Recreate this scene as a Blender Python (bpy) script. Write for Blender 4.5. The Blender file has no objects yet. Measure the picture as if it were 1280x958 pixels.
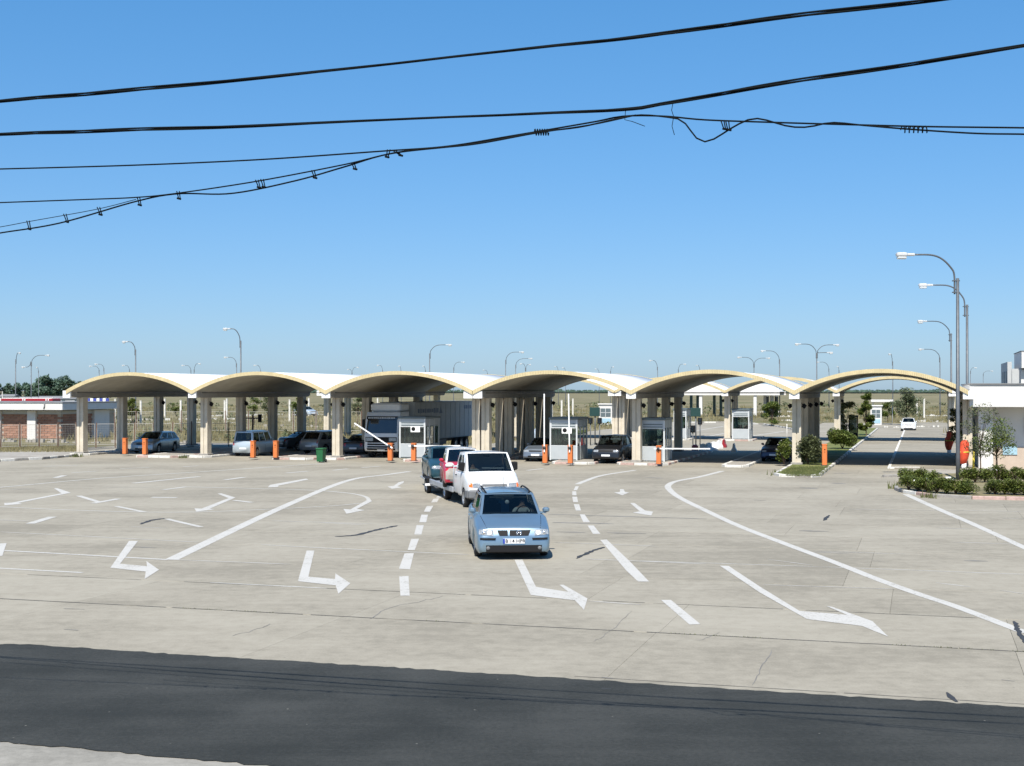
import bpy, bmesh, math, random
import numpy as np
from mathutils import Vector, Matrix
from mathutils.bvhtree import BVHTree
random.seed(7); np.random.seed(7)
R = math.radians
scene = bpy.context.scene
col = scene.collection

# ---------------------------------------------------------------- camera, sky, sun, exposure
F, CX, CY, HOR, CAMH = 1700.0, 640.0, 479.0, 488.5, 4.3
PITCH = math.atan((HOR - CY) / F)
cam = bpy.data.cameras.new('camera'); cam_o = bpy.data.objects.new('camera', cam); col.objects.link(cam_o)
cam.sensor_width = 36.0; cam.lens = F / 1280 * 36.0; cam.clip_end = 20000; cam.clip_start = 0.1
cam_o.location = (0, 0, CAMH); cam_o.rotation_euler = (math.pi / 2 + PITCH, 0, 0)
scene.camera = cam_o

SUN_EL, SUN_AZ = 52.0, 11.0            # light travels along +Y turned SUN_AZ to the right
w = bpy.data.worlds.new('World'); scene.world = w; w.use_nodes = True
nt = w.node_tree; bg = nt.nodes['Background']
sky = nt.nodes.new('ShaderNodeTexSky'); sky.sky_type = 'NISHITA'; sky.sun_disc = False
sky.sun_elevation = R(SUN_EL); sky.sun_rotation = R(180 + SUN_AZ)
sky.altitude = 0; sky.air_density = 1.0; sky.dust_density = 0.55; sky.ozone_density = 10.0
# the camera's vivid blue rendering of the whole sky: scale, saturation, gamma, white balance
k0 = nt.nodes.new('ShaderNodeVectorMath'); k0.operation = 'SCALE'; k0.inputs['Scale'].default_value = 0.085; nt.links.new(sky.outputs[0], k0.inputs[0])
hs = nt.nodes.new('ShaderNodeHueSaturation'); hs.inputs['Saturation'].default_value = 1.2; nt.links.new(k0.outputs[0], hs.inputs['Color'])
gm_ = nt.nodes.new('ShaderNodeGamma'); gm_.inputs[1].default_value = 0.6; nt.links.new(hs.outputs[0], gm_.inputs[0])
k1 = nt.nodes.new('ShaderNodeVectorMath'); k1.operation = 'MULTIPLY'; k1.inputs[1].default_value = (5.9, 7.1, 8.5); nt.links.new(gm_.outputs[0], k1.inputs[0])
nt.links.new(k1.outputs[0], bg.inputs[0]); bg.inputs[1].default_value = 0.1
sl = bpy.data.lights.new('sun', 'SUN'); sl.energy = 5.0; sl.angle = R(0.4); sl.color = (1.0, 0.945, 0.855)
so = bpy.data.objects.new('sun', sl); col.objects.link(so)
d = Vector((math.sin(R(SUN_AZ)) * math.cos(R(SUN_EL)), math.cos(R(SUN_AZ)) * math.cos(R(SUN_EL)), -math.sin(R(SUN_EL))))
so.rotation_euler = d.to_track_quat('-Z', 'Y').to_euler(); so.location = (0, -20, 60)
vs = scene.view_settings; vs.view_transform = 'Standard'; vs.look = 'None'; vs.gamma = 1; vs.use_curve_mapping = False
vs.exposure = 0.55

# ---------------------------------------------------------------- frames of the place
TH = math.atan(511 / F); AX, AY = math.sin(TH), math.cos(TH)      # a: along the lanes, r: along the canopy front
def UV(u, v): return (u * AY + v * AX, -u * AX + v * AY)
def toUV(x, y): return (x * AY - y * AX, x * AX + y * AY)
LANE = -TH                                                         # rotation that turns local +Y to the lane direction
def ray(px, py):
    a, b = (px - CX) / F, (CY - py) / F
    return Vector((a, math.cos(PITCH) - b * math.sin(PITCH), math.sin(PITCH) + b * math.cos(PITCH)))
def G(px, py, z=0.0):
    q = ray(px, py); t = (z - CAMH) / q.z
    return (q.x * t, q.y * t)
def atv(px, py, v):                                                # point of the vertical plane v = const
    q = ray(px, py); t = v / (q.x * AX + q.y * AY)
    return (q.x * t, q.y * t, CAMH + q.z * t)
def aty(px, Y): return ((px - CX) / F * Y, Y)

# ---------------------------------------------------------------- materials
MATS = {}
def mat(name, color, rough=0.6, metal=0.0, var=0.0, scale=3.0, bump=0.0, bscale=40.0, coat=0.0, emit=0.0, spec=0.5, detail=5, world=False, rnd=0.0):
    if name in MATS: return MATS[name]
    m = bpy.data.materials.new(name); m.use_nodes = True; n = m.node_tree.nodes; l = m.node_tree.links
    p = n['Principled BSDF']; p.inputs['Base Color'].default_value = (*color, 1)
    p.inputs['Roughness'].default_value = rough; p.inputs['Metallic'].default_value = metal
    p.inputs['Coat Weight'].default_value = coat; p.inputs['Coat Roughness'].default_value = 0.05
    p.inputs['Specular IOR Level'].default_value = spec
    src = None
    if var or bump:
        if world:
            g = n.new('ShaderNodeNewGeometry'); src = g.outputs['Position']
        else:
            g = n.new('ShaderNodeTexCoord'); src = g.outputs['Object']
    if var:
        t = n.new('ShaderNodeTexNoise'); t.inputs['Scale'].default_value = scale; t.inputs['Detail'].default_value = detail; t.inputs['Roughness'].default_value = 0.6
        l.new(src, t.inputs['Vector'])
        r = n.new('ShaderNodeMapRange'); r.inputs[1].default_value = 0.3; r.inputs[2].default_value = 0.7
        r.inputs[3].default_value = 1 - var; r.inputs[4].default_value = 1 + var; l.new(t.outputs['Fac'], r.inputs[0])
        h = n.new('ShaderNodeHueSaturation'); h.inputs['Color'].default_value = (*color, 1)
        if rnd:
            oi = n.new('ShaderNodeObjectInfo'); mr = n.new('ShaderNodeMapRange'); mr.inputs[3].default_value = 1 - rnd; mr.inputs[4].default_value = 1 + rnd
            l.new(oi.outputs['Random'], mr.inputs[0]); mm = n.new('ShaderNodeMath'); mm.operation = 'MULTIPLY'
            l.new(r.outputs[0], mm.inputs[0]); l.new(mr.outputs[0], mm.inputs[1]); l.new(mm.outputs[0], h.inputs['Value'])
        else: l.new(r.outputs[0], h.inputs['Value'])
        l.new(h.outputs[0], p.inputs['Base Color'])
    if bump:
        t2 = n.new('ShaderNodeTexNoise'); t2.inputs['Scale'].default_value = bscale; t2.inputs['Detail'].default_value = 4; l.new(src, t2.inputs['Vector'])
        b = n.new('ShaderNodeBump'); b.inputs['Strength'].default_value = bump; b.inputs['Distance'].default_value = 0.02
        l.new(t2.outputs['Fac'], b.inputs['Height']); l.new(b.outputs[0], p.inputs['Normal'])
    if emit:
        p.inputs['Emission Color'].default_value = (*color, 1); p.inputs['Emission Strength'].default_value = emit
    MATS[name] = m; return m

def glass(name, tint, refl=1.0):
    m = bpy.data.materials.new(name); m.use_nodes = True; n = m.node_tree.nodes; l = m.node_tree.links; n.clear()
    o = n.new('ShaderNodeOutputMaterial'); t = n.new('ShaderNodeBsdfTransparent'); t.inputs[0].default_value = (*tint, 1)
    g = n.new('ShaderNodeBsdfGlossy'); g.inputs['Roughness'].default_value = 0.02
    ge = n.new('ShaderNodeNewGeometry'); dt = n.new('ShaderNodeVectorMath'); dt.operation = 'DOT_PRODUCT'; l.new(ge.outputs['Normal'], dt.inputs[0]); l.new(ge.outputs['Incoming'], dt.inputs[1])
    def mth(op, a, b):
        k = n.new('ShaderNodeMath'); k.operation = op
        for i, x in enumerate((a, b)):
            if x is None: continue
            if isinstance(x, (int, float)): k.inputs[i].default_value = x
            else: l.new(x, k.inputs[i])
        return k.outputs[0]
    f5 = mth('POWER', mth('SUBTRACT', 1.0, mth('ABSOLUTE', dt.outputs['Value'], None)), 5.0)     # Schlick, the same from both sides
    mu = n.new('ShaderNodeMath'); mu.operation = 'MULTIPLY'; mu.inputs[1].default_value = refl; mu.use_clamp = True; l.new(mth('ADD', mth('MULTIPLY', f5, 0.92), 0.08), mu.inputs[0])
    x = n.new('ShaderNodeMixShader'); l.new(mu.outputs[0], x.inputs[0]); l.new(t.outputs[0], x.inputs[1]); l.new(g.outputs[0], x.inputs[2])
    l.new(x.outputs[0], o.inputs[0]); MATS[name] = m; return m

def ground_mat(name, cols, big, fine, bump, rough=0.9, rnd=0.0, streak=0.0, speck=0.0, blotch=None, grain=0.12, dust=0.0):
    """layered world-space noise: cols = (dark, mid, light)"""
    m = bpy.data.materials.new(name); m.use_nodes = True; n = m.node_tree.nodes; l = m.node_tree.links
    p = n['Principled BSDF']; p.inputs['Roughness'].default_value = rough; p.inputs['Specular IOR Level'].default_value = 0.25
    g = n.new('ShaderNodeNewGeometry')
    def noise(s, det=6, vec=None, ro=0.6):
        t = n.new('ShaderNodeTexNoise'); t.inputs['Scale'].default_value = s; t.inputs['Detail'].default_value = det; t.inputs['Roughness'].default_value = ro
        l.new(vec or g.outputs['Position'], t.inputs['Vector']); return t.outputs['Fac']
    def mix(a, b, f):
        k = n.new('ShaderNodeMath'); k.operation = 'MULTIPLY_ADD'; l.new(a, k.inputs[0]); k.inputs[1].default_value = f; l.new(b, k.inputs[2]); return k.outputs[0]
    a = noise(big); b = noise(fine, 8, None, 0.7); c = noise(fine * 9, 3)
    s = n.new('ShaderNodeMath'); s.operation = 'MULTIPLY'; l.new(a, s.inputs[0]); s.inputs[1].default_value = 0.5
    f = mix(b, s.outputs[0], 0.38); f = mix(c, f, grain)
    k = n.new('ShaderNodeMath'); k.operation = 'SUBTRACT'; l.new(f, k.inputs[0]); k.inputs[1].default_value = (grain - .12) * .5; f = k.outputs[0]
    if streak:
        mp = n.new('ShaderNodeMapping'); mp.inputs['Rotation'].default_value = (0, 0, TH); mp.inputs['Scale'].default_value = (0.12, 1.4, 1)
        l.new(g.outputs['Position'], mp.inputs[0]); st = noise(1.2, 5, mp.outputs[0])
        f = mix(st, f, streak)
        k = n.new('ShaderNodeMath'); k.operation = 'SUBTRACT'; l.new(f, k.inputs[0]); k.inputs[1].default_value = streak * 0.5; f = k.outputs[0]
    if rnd:
        oi = n.new('ShaderNodeObjectInfo'); f2 = mix(oi.outputs['Random'], f, rnd)
        k = n.new('ShaderNodeMath'); k.operation = 'SUBTRACT'; l.new(f2, k.inputs[0]); k.inputs[1].default_value = rnd * 0.5; f = k.outputs[0]
    cr = n.new('ShaderNodeValToRGB'); e = cr.color_ramp.elements
    e[0].position = 0.40; e[0].color = (*cols[0], 1); e[1].position = 0.60; e[1].color = (*cols[2], 1)
    x = cr.color_ramp.elements.new(0.5); x.color = (*cols[1], 1)
    l.new(f, cr.inputs[0]); out = cr.outputs[0]
    if blotch:
        bn = noise(blotch[0], 3); rr = n.new('ShaderNodeMapRange'); rr.inputs[1].default_value = blotch[1]; rr.inputs[2].default_value = blotch[1] + 0.06; l.new(bn, rr.inputs[0])
        mx = n.new('ShaderNodeMix'); mx.data_type = 'RGBA'; l.new(rr.outputs[0], mx.inputs[0]); l.new(out, mx.inputs[6]); mx.inputs[7].default_value = (*blotch[2], 1); out = mx.outputs[2]
    if speck:
        vo = n.new('ShaderNodeTexVoronoi'); vo.inputs['Scale'].default_value = 2.2; l.new(g.outputs['Position'], vo.inputs['Vector'])
        rr = n.new('ShaderNodeMapRange'); rr.inputs[1].default_value = 0.025; rr.inputs[2].default_value = 0.05; rr.inputs[3].default_value = 1; rr.inputs[4].default_value = 0; l.new(vo.outputs['Distance'], rr.inputs[0])
        mk = n.new('ShaderNodeMath'); mk.operation = 'MULTIPLY'; l.new(rr.outputs[0], mk.inputs[0]); mk.inputs[1].default_value = speck
        mx = n.new('ShaderNodeMix'); mx.data_type = 'RGBA'; l.new(mk.outputs[0], mx.inputs[0]); l.new(out, mx.inputs[6]); mx.inputs[7].default_value = (0.1, 0.095, 0.085, 1); out = mx.outputs[2]
    if dust:
        vo = n.new('ShaderNodeTexVoronoi'); vo.inputs['Scale'].default_value = 1.9; l.new(g.outputs['Position'], vo.inputs['Vector'])
        rr = n.new('ShaderNodeMapRange'); rr.inputs[1].default_value = 0.02; rr.inputs[2].default_value = 0.035; rr.inputs[3].default_value = 1; rr.inputs[4].default_value = 0; l.new(vo.outputs['Distance'], rr.inputs[0])
        mk = n.new('ShaderNodeMath'); mk.operation = 'MULTIPLY'; l.new(rr.outputs[0], mk.inputs[0]); mk.inputs[1].default_value = dust
        mx = n.new('ShaderNodeMix'); mx.data_type = 'RGBA'; l.new(mk.outputs[0], mx.inputs[0]); l.new(out, mx.inputs[6]); mx.inputs[7].default_value = (0.25, 0.24, 0.21, 1); out = mx.outputs[2]
    l.new(out, p.inputs['Base Color'])
    bm_ = n.new('ShaderNodeBump'); bm_.inputs['Strength'].default_value = bump; bm_.inputs['Distance'].default_value = 0.02
    l.new(b, bm_.inputs['Height']); l.new(bm_.outputs[0], p.inputs['Normal'])
    MATS[name] = m; return m

M = MATS
ground_mat('concrete', ((0.222, 0.203, 0.161), (0.280, 0.256, 0.205), (0.320, 0.295, 0.239)), 0.22, 3.2, 0.35, rnd=0.08, streak=0.20, speck=0.5, grain=.2)
ground_mat('near_concrete', ((0.20, 0.19, 0.165), (0.26, 0.247, 0.215), (0.31, 0.295, 0.26)), 0.5, 6, 0.4)
ground_mat('joint_dirt', ((0.10, 0.095, 0.08), (0.15, 0.14, 0.12), (0.24, 0.225, 0.19)), 1.5, 9, 0.5)
ground_mat('asphalt', ((0.022, 0.0238, 0.0215), (0.033, 0.0348, 0.0318), (0.049, 0.0505, 0.0465)), 0.45, 15, 0.9, rough=0.9, streak=0.25, speck=0.0, grain=.5, dust=.7)
ground_mat('dry_field', ((0.10, 0.093, 0.045), (0.18, 0.157, 0.087), (0.26, 0.225, 0.135)), 0.05, 0.5, 0.8, blotch=(0.03, 0.54, (0.13, 0.125, 0.055)))
ground_mat('lawn', ((0.07, 0.09, 0.02), (0.13, 0.15, 0.045), (0.22, 0.21, 0.09)), 0.6, 5, 0.8)
ground_mat('paving', ((0.25, 0.23, 0.20), (0.31, 0.29, 0.255), (0.37, 0.35, 0.31)), 0.3, 3, 0.3)
def road_paint(name, c, wear):
    m = bpy.data.materials.new(name); m.use_nodes = True; n = m.node_tree.nodes; l = m.node_tree.links; p = n['Principled BSDF']; p.inputs['Roughness'].default_value = .85; p.inputs['Specular IOR Level'].default_value = .2
    g = n.new('ShaderNodeNewGeometry'); o = []
    for s, d_ in ((1.1, 4), (14, 8), (60, 3)):
        t = n.new('ShaderNodeTexNoise'); t.inputs['Scale'].default_value = s; t.inputs['Detail'].default_value = d_; t.inputs['Roughness'].default_value = .7; l.new(g.outputs['Position'], t.inputs['Vector']); o.append(t.outputs['Fac'])
    a = n.new('ShaderNodeMath'); a.operation = 'MULTIPLY_ADD'; l.new(o[0], a.inputs[0]); a.inputs[1].default_value = .55; l.new(o[1], a.inputs[2])
    b = n.new('ShaderNodeMath'); b.operation = 'MULTIPLY_ADD'; l.new(o[2], b.inputs[0]); b.inputs[1].default_value = .25; l.new(a.outputs[0], b.inputs[2])
    r = n.new('ShaderNodeMapRange'); r.inputs[1].default_value = .80 + wear; r.inputs[2].default_value = .90 + wear; r.inputs[3].default_value = 0; r.inputs[4].default_value = 1
    r.inputs[1].default_value = .62 + wear; r.inputs[2].default_value = .80 + wear; l.new(b.outputs[0], r.inputs[0])
    x = n.new('ShaderNodeMix'); x.data_type = 'RGBA'; x.inputs[6].default_value = (.24, .225, .185, 1); x.inputs[7].default_value = (*c, 1); l.new(r.outputs[0], x.inputs[0]); l.new(x.outputs[2], p.inputs['Base Color']); MATS[name] = m
road_paint('line_paint', (.455, .445, .415), .06); road_paint('worn_paint', (.43, .42, .385), .04); road_paint('thin_paint', (.39, .375, .34), .05)
mat('tar', (0.035, 0.035, 0.036), 0.7, var=0.3, scale=5, world=True)
mat('skid', (0.17, 0.163, 0.15), 0.9, var=0.3, scale=2, world=True)
mat('kerb_white', (0.58, 0.565, 0.52), 0.8, var=0.18, scale=5, bump=0.3, world=True)
mat('kerb_red', (0.42, 0.30, 0.26), 0.85, var=0.25, scale=5, bump=0.3, world=True)
mat('kerb_grey', (0.27, 0.255, 0.23), 0.9, var=0.25, scale=5, bump=0.3, world=True)
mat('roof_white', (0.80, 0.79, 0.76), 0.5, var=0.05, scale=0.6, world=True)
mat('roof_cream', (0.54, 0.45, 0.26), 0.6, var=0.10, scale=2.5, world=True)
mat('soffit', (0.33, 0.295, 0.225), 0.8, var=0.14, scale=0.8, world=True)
mat('column_concrete', (0.52, 0.465, 0.37), 0.85, var=0.13, scale=1.6, bump=0.2, bscale=25, world=True)
mat('beam_concrete', (0.30, 0.28, 0.25), 0.85, var=0.16, scale=1.2, bump=0.2, bscale=25, world=True)
mat('beam_cap', (0.80, 0.80, 0.78), 0.7, var=0.06, scale=4, world=True)
mat('dark_metal', (0.035, 0.037, 0.04), 0.5, var=0.2, scale=6)
mat('black_plastic', (0.012, 0.012, 0.013), 0.65, spec=0.2)
mat('rubber', (0.022, 0.022, 0.023), 0.85, var=0.2, scale=12)
mat('rim', (0.50, 0.51, 0.52), 0.35, metal=0.7, var=0.1, scale=9)
mat('steel', (0.42, 0.44, 0.46), 0.45, metal=0.5, var=0.12, scale=5)
mat('lamp_pole', (0.10, 0.11, 0.12), 0.5, metal=0.3, var=0.15, scale=4)
mat('lamp_head', (0.50, 0.51, 0.51), 0.4, var=0.05, scale=8)
mat('lamp_glass', (0.50, 0.52, 0.52), 0.2)
mat('wire', (0.004, 0.006, 0.007), 0.8, spec=0.1)
mat('orange', (0.60, 0.17, 0.045), 0.5, var=0.08, scale=4)
mat('orange_cloth', (0.60, 0.065, 0.022), 0.75, var=0.2, scale=5)
mat('white_paint', (0.78, 0.78, 0.76), 0.5, var=0.05, scale=3)
mat('red_paint', (0.27, 0.017, 0.027), 0.4, var=0.1, scale=2)
mat('booth_panel', (0.42, 0.45, 0.46), 0.45, metal=0.15, var=0.06, scale=2)
mat('booth_frame', (0.55, 0.57, 0.57), 0.4, metal=0.1, var=0.05, scale=3)
mat('booth_dark', (0.10, 0.13, 0.14), 0.4, var=0.15, scale=3)
mat('sign_green', (0.02, 0.055, 0.05), 0.4, var=0.15, scale=4)
mat('bin_green', (0.013, 0.105, 0.035), 0.45, var=0.1, scale=5)
mat('brick', (0.30, 0.16, 0.11), 0.9, var=0.2, scale=3, rnd=0.2)
mat('mortar', (0.40, 0.35, 0.29), 0.9, var=0.1, scale=5)
mat('wall_white', (0.60, 0.59, 0.565), 0.8, var=0.05, scale=1.2)
mat('wall_pink', (0.45, 0.37, 0.30), 0.85, var=0.08, scale=2)
mat('wall_grey', (0.42, 0.43, 0.43), 0.8, var=0.06, scale=2)
mat('roof_felt', (0.18, 0.185, 0.19), 0.85, var=0.15, scale=2)
mat('door_teal', (0.03, 0.10, 0.10), 0.5, var=0.1, scale=2)
mat('sign_blue', (0.30, 0.46, 0.55), 0.5, var=0.1, scale=4)
mat('flag_blue', (0.05, 0.07, 0.32), 0.6, var=0.15, scale=3)
mat('rust_post', (0.14, 0.085, 0.06), 0.8, var=0.25, scale=4)
mat('fence_wire', (0.45, 0.43, 0.38), 0.6, metal=0.3)
mat('bark', (0.12, 0.085, 0.06), 0.9, var=0.3, scale=8, bump=0.5)
mat('yellow_pipe', (0.55, 0.42, 0.04), 0.6, var=0.2, scale=4)
mat('interior', (0.025, 0.026, 0.028), 0.8)
mat('seat_cloth', (0.05, 0.052, 0.056), 0.9, var=0.2, scale=10)
mat('chrome', (0.75, 0.76, 0.78), 0.12, metal=1.0)
mat('headlight', (0.26, 0.28, 0.30), 0.08, var=0.5, scale=18, coat=1.0)
mat('indicator', (0.75, 0.16, 0.01), 0.2, coat=1.0)
mat('taillight', (0.35, 0.01, 0.01), 0.2, coat=1.0)
mat('plate_white', (0.75, 0.75, 0.75), 0.4)
mat('plate_blue', (0.02, 0.05, 0.35), 0.4)
mat('letter_black', (0.012, 0.012, 0.014), 0.5)
mat('lit_lamp', (1.0, 0.97, 0.90), 0.2, emit=1.3)
mat('grey_trim', (0.14, 0.145, 0.15), 0.65, var=0.1, scale=6)
mat('tarp', (0.48, 0.49, 0.47), 0.6, var=0.06, scale=1.2)
mat('tarp_print', (0.13, 0.17, 0.24), 0.6)
glass('car_glass', (0.26, 0.31, 0.32), 0.7)
glass('booth_glass', (0.60, 0.68, 0.66), 1.3)
glass('clear_glass', (0.72, 0.78, 0.78), 1.2)

def leaf_mat(name, c1, c2, trans=0.35):
    m = bpy.data.materials.new(name); m.use_nodes = True; n = m.node_tree.nodes; l = m.node_tree.links; n.clear()
    o = n.new('ShaderNodeOutputMaterial'); g = n.new('ShaderNodeNewGeometry')
    t = n.new('ShaderNodeTexNoise'); t.inputs['Scale'].default_value = 2.2; t.inputs['Detail'].default_value = 5; l.new(g.outputs['Position'], t.inputs['Vector'])
    cr = n.new('ShaderNodeValToRGB'); cr.color_ramp.elements[0].position = 0.3; cr.color_ramp.elements[1].position = 0.7
    cr.color_ramp.elements[0].color = (*c1, 1); cr.color_ramp.elements[1].color = (*c2, 1); l.new(t.outputs['Fac'], cr.inputs[0])
    hs = n.new('ShaderNodeHueSaturation'); mr = n.new('ShaderNodeMapRange'); mr.inputs[3].default_value = 0.65; mr.inputs[4].default_value = 1.35
    l.new(g.outputs['Random Per Island'], mr.inputs[0]); l.new(mr.outputs[0], hs.inputs['Value']); l.new(cr.outputs[0], hs.inputs['Color'])
    a = n.new('ShaderNodeBsdfPrincipled'); a.inputs['Roughness'].default_value = 0.55; b = n.new('ShaderNodeBsdfTranslucent')
    l.new(hs.outputs[0], a.inputs['Base Color']); l.new(hs.outputs[0], b.inputs[0])
    x = n.new('ShaderNodeMixShader'); x.inputs[0].default_value = trans; l.new(a.outputs[0], x.inputs[1]); l.new(b.outputs[0], x.inputs[2]); l.new(x.outputs[0], o.inputs[0])
    MATS[name] = m; return m
leaf_mat('leaf_pale', (0.10, 0.13, 0.065), (0.22, 0.25, 0.14))
leaf_mat('leaf_dark', (0.065, 0.095, 0.015), (0.16, 0.185, 0.04))
leaf_mat('leaf_mid', (0.075, 0.12, 0.02), (0.18, 0.21, 0.05))
leaf_mat('leaf_olive', (0.07, 0.09, 0.04), (0.17, 0.19, 0.09))
leaf_mat('leaf_far', (0.10, 0.165, 0.115), (0.16, 0.23, 0.165), .5)  # far trees: distance haze put into the leaf colour, paler and bluer
leaf_mat('grass_dry', (0.20, 0.17, 0.08), (0.34, 0.30, 0.16))
leaf_mat('grass_green', (0.08, 0.11, 0.03), (0.20, 0.20, 0.08))
leaf_mat('flower', (0.6, 0.6, 0.58), (0.8, 0.8, 0.78))

# ---------------------------------------------------------------- mesh builder
class MB:
    def __init__(s): s.v = []; s.f = []; s.m = []; s.sm = []
    def add(s, vs, fs, mi=0, smooth=False):
        o = len(s.v); s.v += [tuple(p) for p in vs]
        for f in fs: s.f.append(tuple(i + o for i in f)); s.m.append(mi); s.sm.append(smooth)
        return s
    def box(s, c, d, rz=0, mi=0, rx=0):
        hx, hy, hz = d[0] / 2, d[1] / 2, d[2] / 2
        P = [Vector((x, y, z)) for z in (-hz, hz) for x, y in ((-hx, -hy), (hx, -hy), (hx, hy), (-hx, hy))]
        if rx: mx = Matrix.Rotation(rx, 3, 'X'); P = [mx @ p for p in P]
        if rz: mz = Matrix.Rotation(rz, 3, 'Z'); P = [mz @ p for p in P]
        return s.add([p + Vector(c) for p in P], [(3, 2, 1, 0), (4, 5, 6, 7), (0, 1, 5, 4), (1, 2, 6, 5), (2, 3, 7, 6), (3, 0, 4, 7)], mi)
    def bbox(s, c, d, b=0.02, mi=0):                               # box with chamfered edges
        hx, hy, hz = d[0] / 2, d[1] / 2, d[2] / 2; vs = []
        lv = [(-hz, b), (-hz + b, 0), (hz - b, 0), (hz, b)]
        for z, i in lv:
            X, Y = hx - i, hy - i
            vs += [(-X + b, -Y, z), (X - b, -Y, z), (X, -Y + b, z), (X, Y - b, z), (X - b, Y, z), (-X + b, Y, z), (-X, Y - b, z), (-X, -Y + b, z)]
        fs = [tuple(reversed(range(8))), tuple(range(24, 32))]
        for k in range(3):
            for i in range(8): j = (i + 1) % 8; fs.append((k * 8 + i, k * 8 + j, k * 8 + 8 + j, k * 8 + 8 + i))
        return s.add([(x + c[0], y + c[1], z + c[2]) for x, y, z in vs], fs, mi)
    def prism(s, poly, z0, z1, mi=0):
        n = len(poly); vs = [(x, y, z0) for x, y in poly] + [(x, y, z1) for x, y in poly]
        return s.add(vs, [tuple(reversed(range(n))), tuple(range(n, 2 * n))] + [(i, (i + 1) % n, n + (i + 1) % n, n + i) for i in range(n)], mi)
    def extr(s, poly, axis, t0, t1, mi=0, smooth=False):           # poly in the plane normal to axis ('x' -> (y,z), 'y' -> (x,z))
        n = len(poly)
        q = (lambda a, b, t: (t, a, b)) if axis == 'x' else (lambda a, b, t: (a, t, b))
        vs = [q(a, b, t0) for a, b in poly] + [q(a, b, t1) for a, b in poly]
        return s.add(vs, [tuple(reversed(range(n))), tuple(range(n, 2 * n))] + [(i, (i + 1) % n, n + (i + 1) % n, n + i) for i in range(n)], mi, smooth)
    def sheet(s, poly, z, mi=0):
        return s.add([(x, y, z) for x, y in poly], [tuple(range(len(poly)))], mi)
    def tube(s, pts, r, n=8, mi=0, smooth=True, caps=True):
        pts = [Vector(p) for p in pts]; k = len(pts); rs = r if isinstance(r, (list, tuple)) else [r] * k
        vs = []; up = None
        for i, p in enumerate(pts):
            t = (pts[min(i + 1, k - 1)] - pts[max(i - 1, 0)]).normalized()
            if up is None: up = Vector((0, 0, 1)) if abs(t.z) < 0.9 else Vector((1, 0, 0))
            a = t.cross(up).normalized(); b = a.cross(t).normalized(); up = b
            for j in range(n):
                g = 2 * math.pi * j / n; vs.append(p + a * math.cos(g) * rs[i] + b * math.sin(g) * rs[i])
        fs = [(i * n + j, i * n + (j + 1) % n, (i + 1) * n + (j + 1) % n, (i + 1) * n + j) for i in range(k - 1) for j in range(n)]
        o = len(s.v); s.add(vs, fs, mi, smooth)
        if caps:
            s.f.append(tuple(o + j for j in reversed(range(n)))); s.m.append(mi); s.sm.append(False)
            s.f.append(tuple(o + (k - 1) * n + j for j in range(n))); s.m.append(mi); s.sm.append(False)
        return s
    def lathe(s, prof, n=16, axis='z', c=(0, 0, 0), mi=0, smooth=True):
        vs = []
        for r, h in prof:
            for j in range(n):
                g = 2 * math.pi * j / n; a, b = r * math.cos(g), r * math.sin(g)
                vs.append({'z': (a, b, h), 'x': (h, a, b), 'y': (b, h, a)}[axis])
        vs = [(x + c[0], y + c[1], z + c[2]) for x, y, z in vs]; k = len(prof)
        fs = [(i * n + j, i * n + (j + 1) % n, (i + 1) * n + (j + 1) % n, (i + 1) * n + j) for i in range(k - 1) for j in range(n)]
        return s.add(vs, fs, mi, smooth)
    def grid(s, rows, mi=0, smooth=True):
        h, w_ = len(rows), len(rows[0]); vs = [p for r in rows for p in r]
        return s.add(vs, [(i * w_ + j, i * w_ + j + 1, (i + 1) * w_ + j + 1, (i + 1) * w_ + j) for i in range(h - 1) for j in range(w_ - 1)], mi, smooth)
    def mesh(s, name, mats):
        me = bpy.data.meshes.new(name); me.from_pydata(s.v, [], s.f)
        for m in (mats if isinstance(mats, (list, tuple)) else [mats]): me.materials.append(M[m])
        me.polygons.foreach_set('material_index', s.m); me.polygons.foreach_set('use_smooth', s.sm)
        me.update(); return me
    def build(s, name, mats, parent=None, loc=None, rz=0.0, fix=True, weld=False):
        me = s.mesh(name, mats)
        if fix:
            b = bmesh.new(); b.from_mesh(me)
            if weld: bmesh.ops.remove_doubles(b, verts=b.verts, dist=1e-4)
            bmesh.ops.recalc_face_normals(b, faces=b.faces); b.to_mesh(me); b.free()
        o = bpy.data.objects.new(name, me); col.objects.link(o)
        if parent: o.parent = parent
        if loc: o.location = loc
        if rz: o.rotation_euler = (0, 0, rz)
        return o
def empty(name, loc, rz=0.0):
    o = bpy.data.objects.new(name, None); col.objects.link(o); o.location = loc; o.rotation_euler = (0, 0, rz); o.empty_display_size = 0.2; return o
def tag(o, label=None, cat=None, group=None, kind=None):
    if label: o['label'] = label
    if cat: o['category'] = cat
    if group: o['group'] = group
    if kind: o['kind'] = kind
    return o
def inst(src, parent=None, loc=None, rz=None):
    o = src.copy(); col.objects.link(o); o.parent = parent
    if loc is not None: o.location = loc
    if rz is not None: o.rotation_euler = (0, 0, rz)
    return o
def copy_tree(o, parent=None):
    c = o.copy(); col.objects.link(c); c.parent = parent
    for ch in list(o.children): copy_tree(ch, c)
    return c
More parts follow.
